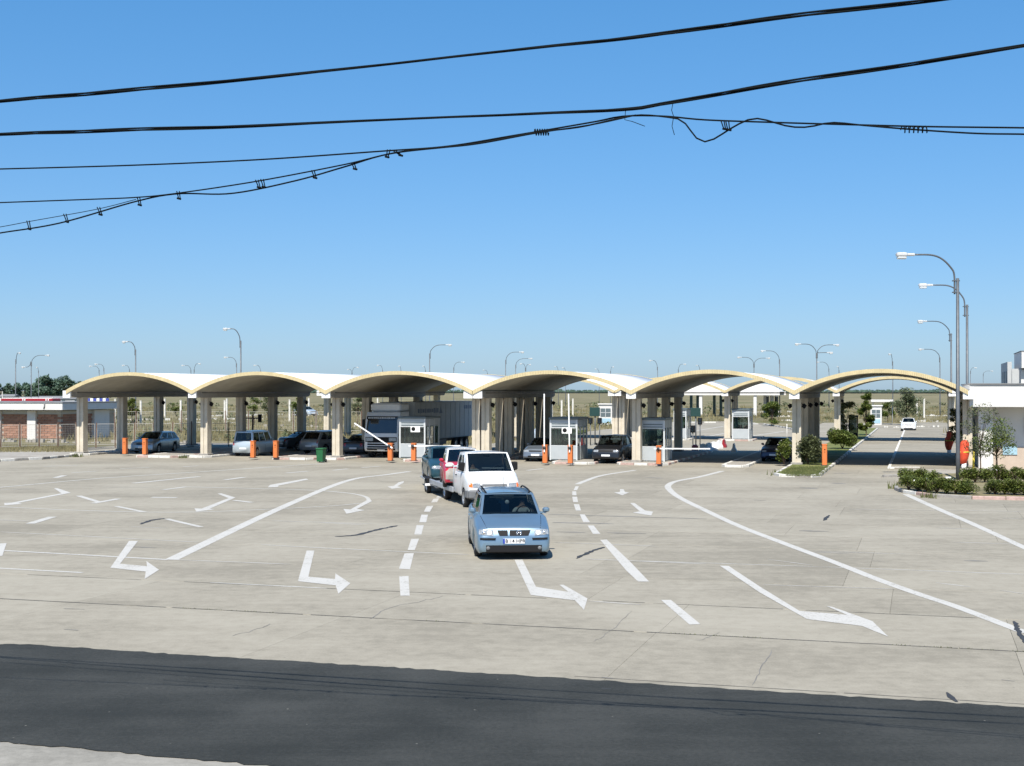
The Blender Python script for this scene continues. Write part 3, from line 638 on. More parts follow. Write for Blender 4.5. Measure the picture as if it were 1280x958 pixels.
# ================================================================ BOOTHS
def booth(u0, u1, v, depth, h, label, door=False, sign=True, zb=0.115):
    wd = u1 - u0; root = empty('booth', (*UV((u0 + u1) / 2, v), zb), LANE); tag(root, label, 'booth', 'control booths')
    hw = wd / 2; t = 0.09
    for x in (-hw + t / 2, hw - t / 2):
        for y in (t / 2, depth - t / 2): q = MB(); q.box((x, y, h / 2), (t, t, h)); q.build('corner_post', 'booth_frame', root)
    nside = 3
    for k in range(1, nside):
        for x in (-hw + t / 2, hw - t / 2): q = MB(); q.box((x, depth * k / nside, h / 2), (t * 0.8, t * 0.7, h - 0.02)); q.build('mullion', 'booth_frame', root)
    q = MB(); q.bbox((0, depth / 2, h + 0.06), (wd + 0.12, depth + 0.14, 0.14), 0.02); q.build('roof', 'booth_dark', root)
    q = MB(); q.box((0, depth / 2, 0.03), (wd - 0.04, depth - 0.04, 0.06)); q.build('floor', 'booth_dark', root)
    for nm, c, d_ in (('front_panel', (0, 0.045, 0.43), (wd - 2 * t, 0.05, 0.84)), ('rear_panel', (0, depth - 0.045, 0.43), (wd - 2 * t, 0.05, 0.84))):
        q = MB(); q.box(c, d_); q.build(nm, 'booth_panel', root)
    for s in (-1, 1):
        q = MB(); q.box((s * (hw - 0.045), depth / 2, 0.43), (0.05, depth - 2 * t, 0.84)); q.build('side_panel', 'booth_panel', root)
    # windows
    for nm, y in (('front_window', 0.045), ('rear_window', depth - 0.045)):
        q = MB(); q.box((0, y, 1.40), (wd - 2 * t, 0.012, 1.06)); pn = q.build(nm, 'booth_glass', root)
        q = MB(); q.box((0, y, 0.87), (wd - 2 * t, 0.06, 0.05)); q.box((0, y, 1.95), (wd - 2 * t, 0.06, 0.05)); q.build('window_bar', 'booth_frame', pn)
    for s in (-1, 1):
        for k in range(nside):
            y0, y1 = depth * k / nside + t * 0.5, depth * (k + 1) / nside - t * 0.5
            q = MB(); q.box((s * (hw - 0.045), (y0 + y1) / 2, 1.40), (0.012, y1 - y0, 1.06)); q.build('side_window', 'booth_glass', root)
    q = MB()
    for y in (0.045, depth - 0.045): q.box((0, y, (1.99 + h) / 2), (wd - 2 * t, 0.05, h - 1.98))
    for s in (-1, 1): q.box((s * (hw - 0.045), depth / 2, (1.99 + h) / 2), (0.05, depth - 2 * t, h - 1.98))
    hd = q.build('header_panel', 'booth_panel', root)
    # louvre strips on the header
    for k in range(2):
        q = MB(); q.box((0, 0.012, 2.04 + k * 0.15), (wd - 2 * t - 0.1, 0.02, 0.05)); q.build('louvre', 'booth_dark', hd)
    if sign:
        q = MB(); q.bbox((0.12 * wd, 0.0, 1.78), (0.62, 0.05, 0.36), 0.01); ac = q.build('air_conditioner', 'white_paint', root)
        q = MB(); q.lathe([(0.005, -0.032), (0.125, -0.032), (0.14, -0.02)], 18, 'y', (0.05 * wd, 0, 1.80)); q.build('fan_grille', 'black_plastic', ac)
    # furniture inside
    q = MB(); q.box((0, depth * 0.45, 0.86), (wd - 0.3, 0.5, 0.05)); q.box((0, depth * 0.5, 0.45), (0.06, 0.4, 0.8)); q.box((-0.2, depth * .45, 1.05), (0.34, 0.28, 0.3)); q.build('desk', 'booth_dark', root)
    q = MB(); q.box((0.2, depth * 0.75, 0.5), (0.45, 0.45, 0.08)); q.box((0.2, depth * 0.75 + 0.22, 0.85), (0.43, 0.06, 0.6)); q.tube([(0.2, depth * .75, 0.05), (0.2, depth * .75, 0.48)], 0.04, 6); q.build('chair', 'black_plastic', root)
    return root
def bu(x0, x1, y): a = uvpx(x0, y); b = uvpx(x1, y); return a[0], b[0]
vB = 79.2
def u_at(px, v):                       # lateral coordinate where the pixel column meets the plane v
    x, y, z = atv(px, 520, v); return toUV(x, y)[0]
booth(u_at(499, vB), u_at(531.6, vB), vB, 2.6, 2.45, 'glazed grey control booth in front of the white lorry')
booth(u_at(687, vB), u_at(721.7, vB), vB, 2.6, 2.45, 'glazed grey control booth behind two raised barriers, left of the black car')
booth(u_at(801, vB) , u_at(831, vB), vB, 2.4, 2.45, 'glazed grey control booth right beside the fifth front column', sign=False)
booth(u_at(915, V2 - 0.3), u_at(936.5, V2 - 0.3), V2 - 0.3, 2.6, 2.5, 'glazed grey control booth under the second canopy row beside its fifth column', sign=False)
booth(u_at(842, V2 - 0.3), u_at(858, V2 - 0.3), V2 - 0.3, 2.6, 2.5, 'glazed grey control booth under the second canopy row, half hidden by dark columns', sign=False)
for (x0, x1, v_) in ((912, 1, V2),):
    pass
strip(UK[5] - 0.6, UK[5] + 2.2, V2 - 1.5, V2 + 8, seq=[0, 1]); strip(u_at(838, V2), u_at(862, V2), V2 - 1.2, V2 + 8, seq=[0])
strip(UK[3] - 0.6, UK[4] + 0.6, V2 - 1.2, V2 + 8, seq=[0])

# ================================================================ BARRIERS
def barrier(px, py, label, boom=None, zb=0.115, h=1.02, v=None):
    x, y = G(px, py, zb); root = empty('barrier', (x, y, zb), LANE); tag(root, label, 'barrier', 'orange lane barriers')
    q = MB(); q.bbox((0, 0, h / 2), (0.27, 0.28, h), 0.025); hs = q.build('housing', 'orange', root)
    q = MB(); q.bbox((0, 0, h + 0.02), (0.30, 0.31, 0.05), 0.015); q.build('lid', 'orange', hs)
    q = MB(); q.box((0, 0, 0.015), (0.40, 0.40, 0.03)); q.build('base_plate', 'dark_metal', root)
    q = MB(); q.lathe([(0.0, -0.158), (0.03, -0.158), (0.035, -0.15)], 10, 'y', (0.02, 0, h * 0.78)); q.lathe([(0.0, -0.157), (0.02, -0.157), (0.022, -0.15)], 10, 'y', (0.02, 0, h * 0.66)); q.build('lock', 'black_plastic', hs)
    if boom:
        ang, ln = boom                                             # angle in the front plane from +x, length
        ca, sa = math.cos(ang), math.sin(ang); q = MB(); seg = 5; bz = h - 0.12
        hw = 0.034
        for k in range(seg):
            t0, t1 = -0.25 + (ln + 0.25) * k / seg, -0.25 + (ln + 0.25) * (k + 1) / seg
            P = []
            for t, s in ((t0, -1), (t1, -1), (t1, 1), (t0, 1)):
                P.append((ca * t - sa * hw * s, bz + sa * t + ca * hw * s))
            q.extr(P, 'y', -0.23, -0.17, 1 if k == seg - 1 and False else 0)
        b = q.build('boom', ['white_paint', 'red_paint'], root)
        q = MB(); q.lathe([(0.0, -0.25), (0.09, -0.25), (0.09, -0.15)], 12, 'y', (0, 0, bz)); q.build('hub', 'dark_metal', b)
    return root
barrier(156.3, 568.0, 'orange barrier post without boom, left one of the pair by the leftmost silver car')
barrier(181.2, 568.6, 'orange barrier post without boom, right one of the pair by the leftmost silver car')
barrier(316.3, 572.6, 'orange barrier post without boom in front of the small pale van')
barrier(344.8, 572.6, 'orange barrier post without boom between the pale van and the grey estate')
barrier(488.0, 576.4, 'orange barrier with its white boom half raised to the left before the lorry', (R(180 - 31), 1.0 * 2.6))
barrier(517.3, 576.4, 'orange barrier before the lorry booth with level white boom pointing right', (R(0.8), 3.0))
barrier(681.5, 579.2, 'orange barrier with upright white boom, left of the middle booth window', (R(90), 3.1))
barrier(713.0, 579.6, 'orange barrier with upright white boom, in front of the middle booth window', (R(91), 3.1))
barrier(823.6, 580.6, 'orange barrier beside fifth column with level boom across the empty lane', (R(0.5), 2.95))
barrier(1030.8, 582.0, 'orange barrier post without boom on the planted island', None, h=1.15)

# ================================================================ SIGNAL BOARDS
def board(px, base, Y, label, wpx, y0, y1, posts=True):
    k = Y / F; x = (px - CX) * k; z0 = CAMH + (HOR - y1) * k; z1 = CAMH + (HOR - y0) * k; w_ = wpx * k
    root = empty('signal_board', (x, Y, 0), LANE); tag(root, label, 'sign')
    q = MB(); q.bbox((0, 0, (z0 + z1) / 2), (w_, 0.14, z1 - z0), 0.02); q.build('panel', 'sign_green', root)
    q = MB(); q.tube([(0, 0.1, 0), (0, 0.1, z0 + 0.2)], 0.05, 8); q.build('post', 'lamp_pole', root)
    return root
def signal(px, Y, y0, y1, label):
    k = Y / F; x = (px - CX) * k; z0 = CAMH + (HOR - y1) * k; z1 = CAMH + (HOR - y0) * k
    root = empty('traffic_signal', (x, Y, 0), LANE); tag(root, label, 'traffic light', 'black lane signals')
    q = MB(); q.bbox((0, 0, (z0 + z1) / 2), (0.34, 0.2, z1 - z0), 0.02); h_ = q.build('housing', 'black_plastic', root)
    for t in (0.3, 0.7):
        q = MB(); q.lathe([(0.0, -0.11), (0.07, -0.11), (0.1, -0.14), (0.1, -0.1)], 12, 'y', (0, 0, z0 + (z1 - z0) * t)); q.build('lens', 'truck_glass', h_)
    q = MB(); q.tube([(0, 0.02, 0), (0, 0.02, z0 + .05)], 0.04, 8); q.build('post', 'lamp_pole', root)
board(743.5, 548, 108, 'dark green square board on a post, behind the black car', 13, 509.5, 520.5)
board(869.5, 563, 104, 'dark green square board on a post, right of the dark columns', 12.5, 510, 521)
signal(738, 107, 522.5, 530, 'black signal box on post, left below the dark board behind the black car')
signal(749.5, 107.5, 522.5, 530, 'black signal box on post, right below the dark board behind the black car')
signal(875, 108, 522.5, 531, 'black signal box on post in the empty lane, right below the dark board')
signal(866, 99, 532, 541, 'black signal box on dark post beside the last dark column')
# wooden cross barrier board behind the dark cars
x, y = aty(316, 106.0); t = empty('signpost', (x, y, 0), LANE); tag(t, 'brown post with cross rail and black sign behind the dark cars', 'sign')
q = MB(); q.box((0, 0, 1.2), (0.1, 0.1, 2.4)); q.build('post', 'rust_post', t)
q = MB(); q.box((0, -0.02, 2.15), (1.3, 0.08, 0.1)); q.build('rail', 'rust_post', t)
q = MB(); q.bbox((0.62, -0.02, 2.15), (0.3, 0.1, 0.62), 0.02); q.build('panel', 'black_plastic', t)

# ================================================================ WHITE AND RED PLASTIC BARRIERS
def jersey(px, py, m, label, rz=0.0, sc=1.0):
    x, y = G(px, py); root = empty('plastic_barrier', (x, y, 0), rz); tag(root, label, 'road block', 'plastic road blocks in the empty lane')
    q = MB(); q.extr([(-0.19, 0), (0.19, 0), (0.19, 0.14), (0.08, 0.34), (0.06, 0.58), (-0.06, 0.58), (-0.08, 0.34), (-0.19, 0.14)], 'x', -0.24 * sc, 0.24 * sc); q.build('body', m, root)
    q = MB(); q.box((0, 0, 0.60), (0.2, 0.08, 0.05)); q.build('handle', m, root)
for i, (px, py, m, lab, rz) in enumerate(((879, 566, 'white_paint', 'white plastic road block, leftmost of the line', .5), (886, 564.5, 'white_paint', 'white plastic road block, second of the line', .7), (892.5, 563, 'white_paint', 'white plastic road block, third of the line', .4),
        (899, 561, 'white_paint', 'white plastic road block, touching the red one', .8), (905, 559.6, 'red_paint', 'red plastic road block at the end of the white line', 1.2), (917.5, 565.5, 'white_paint', 'single white plastic road block standing right of the others', 1.3))):
    jersey(px, py, m, lab, rz)
x, y = G(868.5, 564); t = MB(); t.bbox((0, 0, 0.2), (0.45, 0.3, 0.4), 0.03); t.box((0, 0, 0.43), (0.3, 0.2, 0.06)); o = t.build('plastic_crate', 'taillight', loc=(x, y, 0)); tag(o, 'small dark red crate left of the white road blocks', 'crate')

# ================================================================ WHEELIE BIN
x, y = G(401.5, 578.3); t = empty('wheelie_bin', (x, y, 0), LANE); tag(t, 'green wheelie bin before the third column line', 'bin')
q = MB(); q.add([(-.19, -.22, .06), (.19, -.22, .06), (.19, .2, .06), (-.19, .2, .06), (-.215, -.26, .80), (.215, -.26, .80), (.215, .26, .80), (-.215, .26, .80)], [(3, 2, 1, 0), (4, 5, 6, 7), (0, 1, 5, 4), (1, 2, 6, 5), (2, 3, 7, 6), (3, 0, 4, 7)]); q.build('tub', 'bin_green', t)
q = MB(); q.bbox((0, -.01, 0.83), (.50, .58, .07), .02); q.box((0, .30, .84), (.4, .05, .05)); q.build('lid', 'bin_green', t)
for s in (-1, 1):
    q = MB(); q.lathe([(0, -.03), (.1, -.03), (.1, .03), (0, .03)], 14, 'x', (s * .20, .22, .1)); q.build('wheel', 'rubber', t)

# ================================================================ ORANGE WRAPPED POSTS BY THE RIGHT COLUMNS
def wrapped(px, py, Y, label, sc=1.0):
    x, y = aty(px, Y); root = empty('wrapped_post', (x, y, 0), LANE); tag(root, label, 'wrapped post', 'orange wrapped posts at the right columns')
    q = MB(); q.tube([(0, 0, 0), (0, 0, .35)], .14, 10); q.build('base', 'white_paint', root)
    prof = [(.02, .30), (.17, .34), (.22, .6), (.30, .85), (.31, 1.05), (.22, 1.22), (.24, 1.38), (.19, 1.52), (.10, 1.6), (.01, 1.62)]
    q = MB(); n = 14; vs = []; rr = random.Random(int(px))
    for r_, z in prof:
        for j in range(n): a = 2 * math.pi * j / n; k = r_ * (1 + rr.uniform(-.16, .16)); vs.append((k * math.cos(a) + (-.10 + .12 * z) * .6, k * math.sin(a), z))
    q.add(vs, [(i * n + j, i * n + (j + 1) % n, (i + 1) * n + (j + 1) % n, (i + 1) * n + j) for i in range(len(prof) - 1) for j in range(n)], 0, True); q.build('cover', 'orange_cloth', root)
    q = MB(); q.lathe([(.31, .93), (.325, .97), (.31, 1.0)], 14, 'z', (.01, 0, 0)); q.build('strap', 'yellow_pipe', root)
wrapped(1204.5, 586, 74.0, 'orange cloth-wrapped post beside the lamp pole at the front right column')
wrapped(1186.3, 562, 91.0, 'orange cloth-wrapped post at the rear right column, behind the lane', 0.9)

# ================================================================ RIGHT WHITE BUILDING
vb = 78.2; ub = u_at(1223.5, vb)
root = empty('building', (*UV(ub, vb), 0), LANE); tag(root, 'low white building with deep white fascia at the right edge', 'building')
q = MB(); q.box((9, 7.5, 1.75), (18, 13, 3.5)); q.box((9, 1.03, .62), (17.9, .06, 1.24)); q.build('wall', ['wall_white'], root)
q = MB(); q.box((9.4, .985, .6), (17.2, .05, 1.2)); q.build('base_panel', 'wall_pink', root)
for k, x in enumerate((0.36, 5.4, 10.4)):
    q = MB(); q.bbox((x, .62, 1.75), (.74, .80, 3.5), .012); q.build('pilaster', 'wall_white', root)
q = MB(); q.bbox((8.6, 6.0, 4.02), (18.2, 13.6, 1.22), .02); fa = q.build('fascia', 'wall_white', root)
q = MB(); q.box((8.6, 6.0, 4.66), (18.36, 13.76, .07)); q.build('roof_edge', 'roof_felt', fa)
q = MB(); q.box((-.035, 6.6, 1.35), (.05, 1.1, 2.5)); dr = q.build('door', 'door_teal', root)
q = MB(); q.box((-.08, 6.2, 1.3), (.05, .12, .04)); q.build('handle', 'steel', dr)
q = MB(); q.bbox((1.65, .93, 1.02), (.75, .05, .46), .01); q.build('notice_board', 'sign_blue', root)
for x in (3.2, 7.9):
    q = MB(); q.box((x, .985, 2.35), (1.6, .04, .9)); wn = q.build('window', 'booth_dark', root)
    q = MB()
    for dx in (-.8, 0, .8): q.box((x + dx, .96, 2.35), (.06, .06, .98))
    for dz in (-.46, .46): q.box((x, .96, 2.35 + dz), (1.66, .06, .06))
    q.build('frame', 'wall_white', wn)
# upper block behind, on the skyline
x, y = aty(1262, 118.0); root = empty('building', (x, y, 0), LANE); tag(root, 'taller white block with a stepped top above the low white building', 'building')
q = MB(); q.box((4.0, 5.0, 3.1), (7.6, 10, 6.2)); q.box((.02, 5.2, 3.4), (.35, 9.9, 6.8)); q.build('wall', 'wall_grey', root)
q = MB(); q.bbox((4.9, 3.6, 6.95), (8.0, 9.6, 1.45), .02); cp = q.build('parapet', 'wall_white', root)
q = MB(); q.box((4.9, 3.6, 7.7), (8.1, 9.7, .06)); q.build('coping', 'roof_felt', cp)
q = MB(); q.bbox((1.15, -.2, 3.0), (.5, .5, 6.2), .01); q.build('pilaster', 'wall_white', root)
for k in range(3):
    q = MB(); q.box((-.18, 1.6 + 2.6 * k, 5.0), (.05, .5, 2.0)); q.build('window', 'booth_dark', root)

# ================================================================ LEFT BRICK BUILDING
pa = aty(-60, 121.0)
corner = aty(76, 118.5); LB = math.atan2(corner[1] - pa[1], corner[0] - pa[0])
root = empty('building', (corner[0], corner[1], 0), LB + R(0)); tag(root, 'low brick building with white pilasters and flat white roof edge at left', 'building')
# local: front wall along -x from the corner, +y away from the camera
BW, BD, BH = 17.0, 9.0, 2.55
q = MB(); q.box((-BW / 2, BD / 2, BH / 2), (BW, BD, BH)); q.build('wall', 'mortar', root)
q = MB(); q.box((-BW / 2, -.03, 2.40), (BW + .1, .1, .30)); q.box((.03, BD / 2, 2.40), (.1, BD, .30)); q.build('lintel_band', 'wall_grey', root)
brick = MB(); bl, bh = 0.62, 0.21
brick.bbox((0, 0, 0), (bl - .025, .06, bh - .022), .006); bmesh_ = brick.mesh('brick', 'brick')
pil = [-0.15 - 2.55, -6.15, -9.8, -13.4]
cnt = 0
for r_ in range(10):
    for c_ in range(30):
        x = -(c_ + 0.5 + (r_ % 2) * 0.5) * bl
        if x < -12.4 or any(abs(x - p_) < .36 for p_ in pil): continue
        o = bpy.data.objects.new('brick', bmesh_); col.objects.link(o); o.parent = root; o.location = (x, -.02, .12 + (r_ + .5) * bh); cnt += 1
    for c_ in range(10):
        y_ = (c_ + .5 + (r_ % 2) * .5) * bl
        if y_ > 5.0: continue
        o = bpy.data.objects.new('brick', bmesh_); col.objects.link(o); o.parent = root; o.location = (.02, y_, .12 + (r_ + .5) * bh); o.rotation_euler = (0, 0, R(90)); cnt += 1
for p_ in pil:
    q = MB(); q.bbox((p_, -.14, BH / 2), (.82, .32, BH), .012); q.build('pilaster', 'wall_white', root)
q = MB(); q.bbox((.13, 6.4, BH / 2), (.3, 2.6, BH), .012); q.build('pilaster', 'wall_white', root)
q = MB(); q.bbox((-BW / 2 + .25, BD / 2 - .25, 2.92), (BW + 1.1, BD + 1.6, .62), .02); fa = q.build('fascia', 'wall_white', root)
q = MB(); q.box((-BW / 2 + .25, BD / 2 - .25, 3.26), (BW + 1.2, BD + 1.7, .08)); q.build('roof_edge', 'roof_felt', fa)
q = MB(); q.tube([(-.9, -1.11, 3.25), (-.9, -1.11, 2.9), (-.98, -1.09, 2.75)], .05, 8); q.build('downpipe', 'roof_felt', fa)

# ================================================================ KERB AND FENCE AT LEFT
pts = [G(-80, 581.5), G(0, 577.3), G(52, 574.6), G(88, 571.2), G(97, 569.5)]
q = MB(); q.sheet([pts[0], pts[1], pts[2], pts[3], pts[4], UV(-54.0, 82), UV(-60, 84), UV(-80, 84)], 0.05); o = q.build('pavement', 'paving'); tag(o, kind='structure')
kerb_run(o, pts, 0.15, 0.18, 1.0, ('kerb_white', 'kerb_grey'))
def fence(A, B, n, h, label, mesh_n=5, rail=True, post='rust_post', group='wire fences'):
    A = Vector((*A, 0)); B = Vector((*B, 0)); dr = B - A; L = dr.length; ang = math.atan2(dr.y, dr.x)
    root = empty('wire_fence', (A.x, A.y, 0), ang); tag(root, label, 'fence', group)
    q = MB(); q.box((0, 0, h / 2), (.075, .075, h)); pm = q.mesh('post', post)
    s = L / n
    f = MB()
    for z in (.25, h - .16): f.box((s / 2, 0, z), (s - .14, .03, .035))
    for x in (.09, s - .09): f.box((x, 0, h / 2), (.03, .03, h - .36))
    fm = f.mesh('panel_frame', 'fence_wire')
    wv = MB(); kx = 10
    for i in range(1, kx): wv.box((.09 + (s - .18) * i / kx, 0, h / 2), (.006, .006, h - .4))
    for i in range(1, 9): wv.box((s / 2, .004, .25 + (h - .41) * i / 9), (s - .2, .006, .006))
    wm = wv.mesh('mesh_wires', 'fence_wire')
    for i in range(n + 1):
        o = bpy.data.objects.new('post', pm); col.objects.link(o); o.parent = root; o.location = (s * i, 0, rng.uniform(-.08, .02)); o.rotation_euler = (rng.uniform(-.03, .03), rng.uniform(-.03, .03), 0)
        if i < n:
            o = bpy.data.objects.new('panel_frame', fm); col.objects.link(o); o.parent = root; o.location = (s * i, 0, 0)
            w_ = bpy.data.objects.new('mesh_wires', wm); col.objects.link(w_); w_.parent = o
    return root
fence(aty(-24, 97.5), aty(95.6, 102.0), 5, 1.95, 'wire fence with brown posts in front of the brick building')
fence(aty(95.6, 102.0), aty(286, 104.8), 8, 1.95, 'wire fence with brown posts behind the two leftmost canopy bays')
fence(aty(60, 140.0), aty(480, 138.0), 15, 2.3, 'farther wire fence crossing the dry field behind the left canopies')

# ================================================================ PLANTED ISLANDS AND BEDS AT RIGHT
iu = [G(969, 594.5), G(976, 596), G(1013, 597.2), G(1024, 596), G(1040.5, 583.2), G(1097, 536.5), G(1066, 536.5), G(988.5, 583.5)]
island(iu, 'lawn', run=[iu[7], iu[0], iu[1], iu[2], iu[3], iu[4], iu[5]], cols=('kerb_white', 'kerb_white', 'kerb_grey'), L=0.9)
pl = [G(1119.5, 609.5), G(1121, 613.2), G(1131, 616.5), G(1163, 621.2), G(1215, 624.2), G(1300, 626), G(1420, 629), G(1420, 594), G(1226, 593.2), G(1127, 597.5)]
bed = island(pl, 'dry_field', run=pl[:7] , cols=('kerb_white', 'kerb_red', 'kerb_grey', 'kerb_white', 'kerb_red'), L=1.25, seq=[2, 2, 0, 1, 2, 1, 1, 0, 0, 1, 1, 0, 1])
# raised pavement right of the lane
cu, _ = uvpx(1112, 584.5)
q = [(cu, 77.8), (UK[7] + .8, 77.8), (UK[7] + .8, 190), (cu, 190)]
ip = uvpoly(q); island(ip, 'concrete', run=[ip[3], ip[0], G(1150, 586)], cols=('kerb_white', 'kerb_white', 'kerb_red'), L=1.0, seq=[0], h=0.07)
kerb_run(bed, [G(1104, 596.8), G(1130, 596)], .12, .2, .9, ('kerb_grey', 'kerb_white'), origin=(bed.location.x, bed.location.y))
q = MB(); q.sheet([G(1128, 596), G(1230, 592), UV(UK[7] + 3, 78.1), UV(cu + .5, 77.7)], .012); tag(q.build('pavement', 'paving'), kind='structure')

# ================================================================ LAMP POSTS
def lamp(px, ytop, heads, label, base=None, htop=9.57):
    Y = (htop - CAMH) * F / (HOR - ytop); x = (px - CX) * Y / F; k = Y / F
    root = empty('street_lamp', (x, Y, 0)); tag(root, label, 'street lamp', 'tall street lamps')
    n = 10 if Y < 140 else 6
    q = MB(); q.tube([(0, 0, 0), (0, 0, 1.2), (0, 0, htop)], [.10, .095, .068], n); q.build('pole', 'lamp_pole', root)
    for hx, hy in heads:
        dx = (hx - px) * k; dz = (ytop - hy) * k                     # head end relative to the pole top
        sg = 1 if dx > 0 else -1; L = abs(dx); q = MB()
        off = .16 if n > 8 else 0.1
        y_ = rng.uniform(-.1, .1)
        hl = 0.85 if L > 1.7 else min(.8, max(.45, L * .5))
        e = sg * (L - hl * .6); T = htop; pts = [(sg * off * .9, 0, -.75), (sg * off, 0, .15), (sg * (off + .06 * L), 0, dz * .45), (sg * (off + .22 * L), 0, dz * .82), (sg * max(.3 * L, L * .48), 0, dz * 1.0), (e, 0, dz * 1.02)]
        q.tube([(p[0], p[1], p[2] + T) for p in bez(pts, 5)], .042 if n > 8 else .05, n); ar = q.build('arm', 'lamp_pole', root)
        if n > 8:
            q = MB(); q.box((sg * off / 2, 0, T - .12), (.34, .12, .05)); q.box((sg * off / 2, 0, T - .66), (.34, .12, .05)); q.build('bracket', 'lamp_pole', ar)
        q = MB(); c = e + sg * hl / 2; zz = T + dz * 1.02
        q.bbox((c - sg * hl * .2, 0, zz + .0), (hl * .62, .16, .13), .03); q.bbox((c + sg * hl * .22, 0, zz - .0), (hl * .60, .30, .20), .05)
        hd = q.build('lamp_head', 'lamp_head', root)
        q = MB(); q.bbox((c + sg * hl * .22, 0, zz - .15), (hl * .5, .27, .12), .03); q.build('lens', 'lamp_glass', hd)
    return root
lamp(1197.3, 348, [(1130, 319)], 'tallest grey street lamp, standing in the hedge bed by the white building')
lamp(1209, 381, [(1156, 357)], 'second tallest street lamp, right behind the tallest one')
lamp(1189, 417, [(1152, 402)], 'street lamp with left arm just left of the two tallest lamps')
lamp(1175, 447, [(1151, 437)], 'street lamp with left arm above the right end of the rightmost arch')
lamp(1116, 452, [(1112, 443)], 'street lamp with short end-on arm above the rightmost arch crest')
lamp(1049, 463, [(1047, 458.5)], 'small far lamp above the left shoulder of the rightmost arch')
lamp(1036.3, 461, [(1022, 453)], 'far lamp with left arm right of the three-headed lamp')
lamp(1021, 441.5, [(997, 430.5), (1046, 431.5), (1038, 441)], 'three-headed street lamp left of the rightmost arch')
lamp(974.6, 449.5, [(953.5, 439)], 'street lamp with left arm above the sixth front column line')
lamp(942.5, 455, [(924, 447), (960.5, 448)], 'double-headed far street lamp above the fifth arch')
lamp(875, 462.5, [(871, 457)], 'small far lamp left of the fifth arch crest')
lamp(847.7, 462, [(856, 455.5)], 'far lamp with right arm above the left side of the fifth arch')
lamp(822, 458.7, [(813, 451)], 'street lamp with left arm above the fifth front column')
lamp(763, 464, [(766.5, 459)], 'tiny far lamp with right arm above the right side of the fourth arch')
lamp(749, 465.5, [(744.5, 461.5)], 'tiny far lamp with left arm above the fourth arch')
lamp(707, 464, [(703.5, 460)], 'tiny far lamp, right one of two above the fourth arch crest')
lamp(698, 463.5, [(694, 458.5)], 'tiny far lamp, left one of two above the fourth arch crest')
lamp(657, 460, [(651, 455), (662.5, 456)], 'far double-headed lamp above the left side of the fourth arch')
lamp(644.5, 456, [(663.5, 448.5)], 'street lamp with right arm left of the fourth arch, lower of two alike')
lamp(632, 450, [(652.5, 440.5)], 'street lamp with right arm above the twin middle columns, taller of two alike')
lamp(609.5, 466.5, [(604.5, 463)], 'tiny far lamp above the right end of the third vault')
lamp(567, 459.5, [(579, 453)], 'far lamp with right arm above the third vault')
lamp(537, 442, [(561.5, 431.5)], 'street lamp with right arm above the third arch')
lamp(532, 463, [(529, 458)], 'tiny far lamp just left of the lamp above the third arch')
lamp(501.5, 463, [(499, 458)], 'tiny far lamp above the third arch crest')
lamp(478.5, 463, [(472.5, 457)], 'small far lamp with left arm left of the third arch crest')
lamp(440, 466, [(435, 462), (447, 459.5)], 'tiny far double-headed lamp above the second vault')
lamp(326, 463.5, [(318.5, 457)], 'small far lamp with left arm above the second arch')
lamp(301, 426, [(282.5, 411.5)], 'tall street lamp with left arm above the second arch, highest on the left side')
lamp(295.8, 454.5, [(282, 447)], 'far lamp with left arm just left of the tall lamp above the second arch')
lamp(242.5, 462, [(249.5, 455)], 'far lamp with right arm above the first vault, right one of a pair')
lamp(238.8, 462.5, [(228.5, 457)], 'far lamp with left arm above the first vault, left one of a pair')
lamp(169.5, 437, [(155.5, 427.5)], 'street lamp with left arm above the first arch')
lamp(162, 462, [(154, 457)], 'small far lamp with left arm above the first arch crest')
lamp(130, 460.5, [(120, 455.5)], 'far lamp with left arm left of the first arch, right one of two')
lamp(124, 462.5, [(113, 458)], 'far lamp with left arm left of the first arch, left one of two')
lamp(48.3, 463.5, [(46, 459.5)], 'slim far lamp in front of the tree line at left')
lamp(39, 453, [(59.5, 444.5), (29, 459)], 'street lamp with long right arm and short left arm above the brick building')
lamp(19.5, 449.5, [(24.5, 441.5)], 'leftmost street lamp with short right arm')
lamp(1213, 464, [(1219.5, 460)], 'small far lamp above the left edge of the white building')
lamp(1229, 467.5, [(1240, 464)], 'tiny far lamp with right arm above the white building roof')

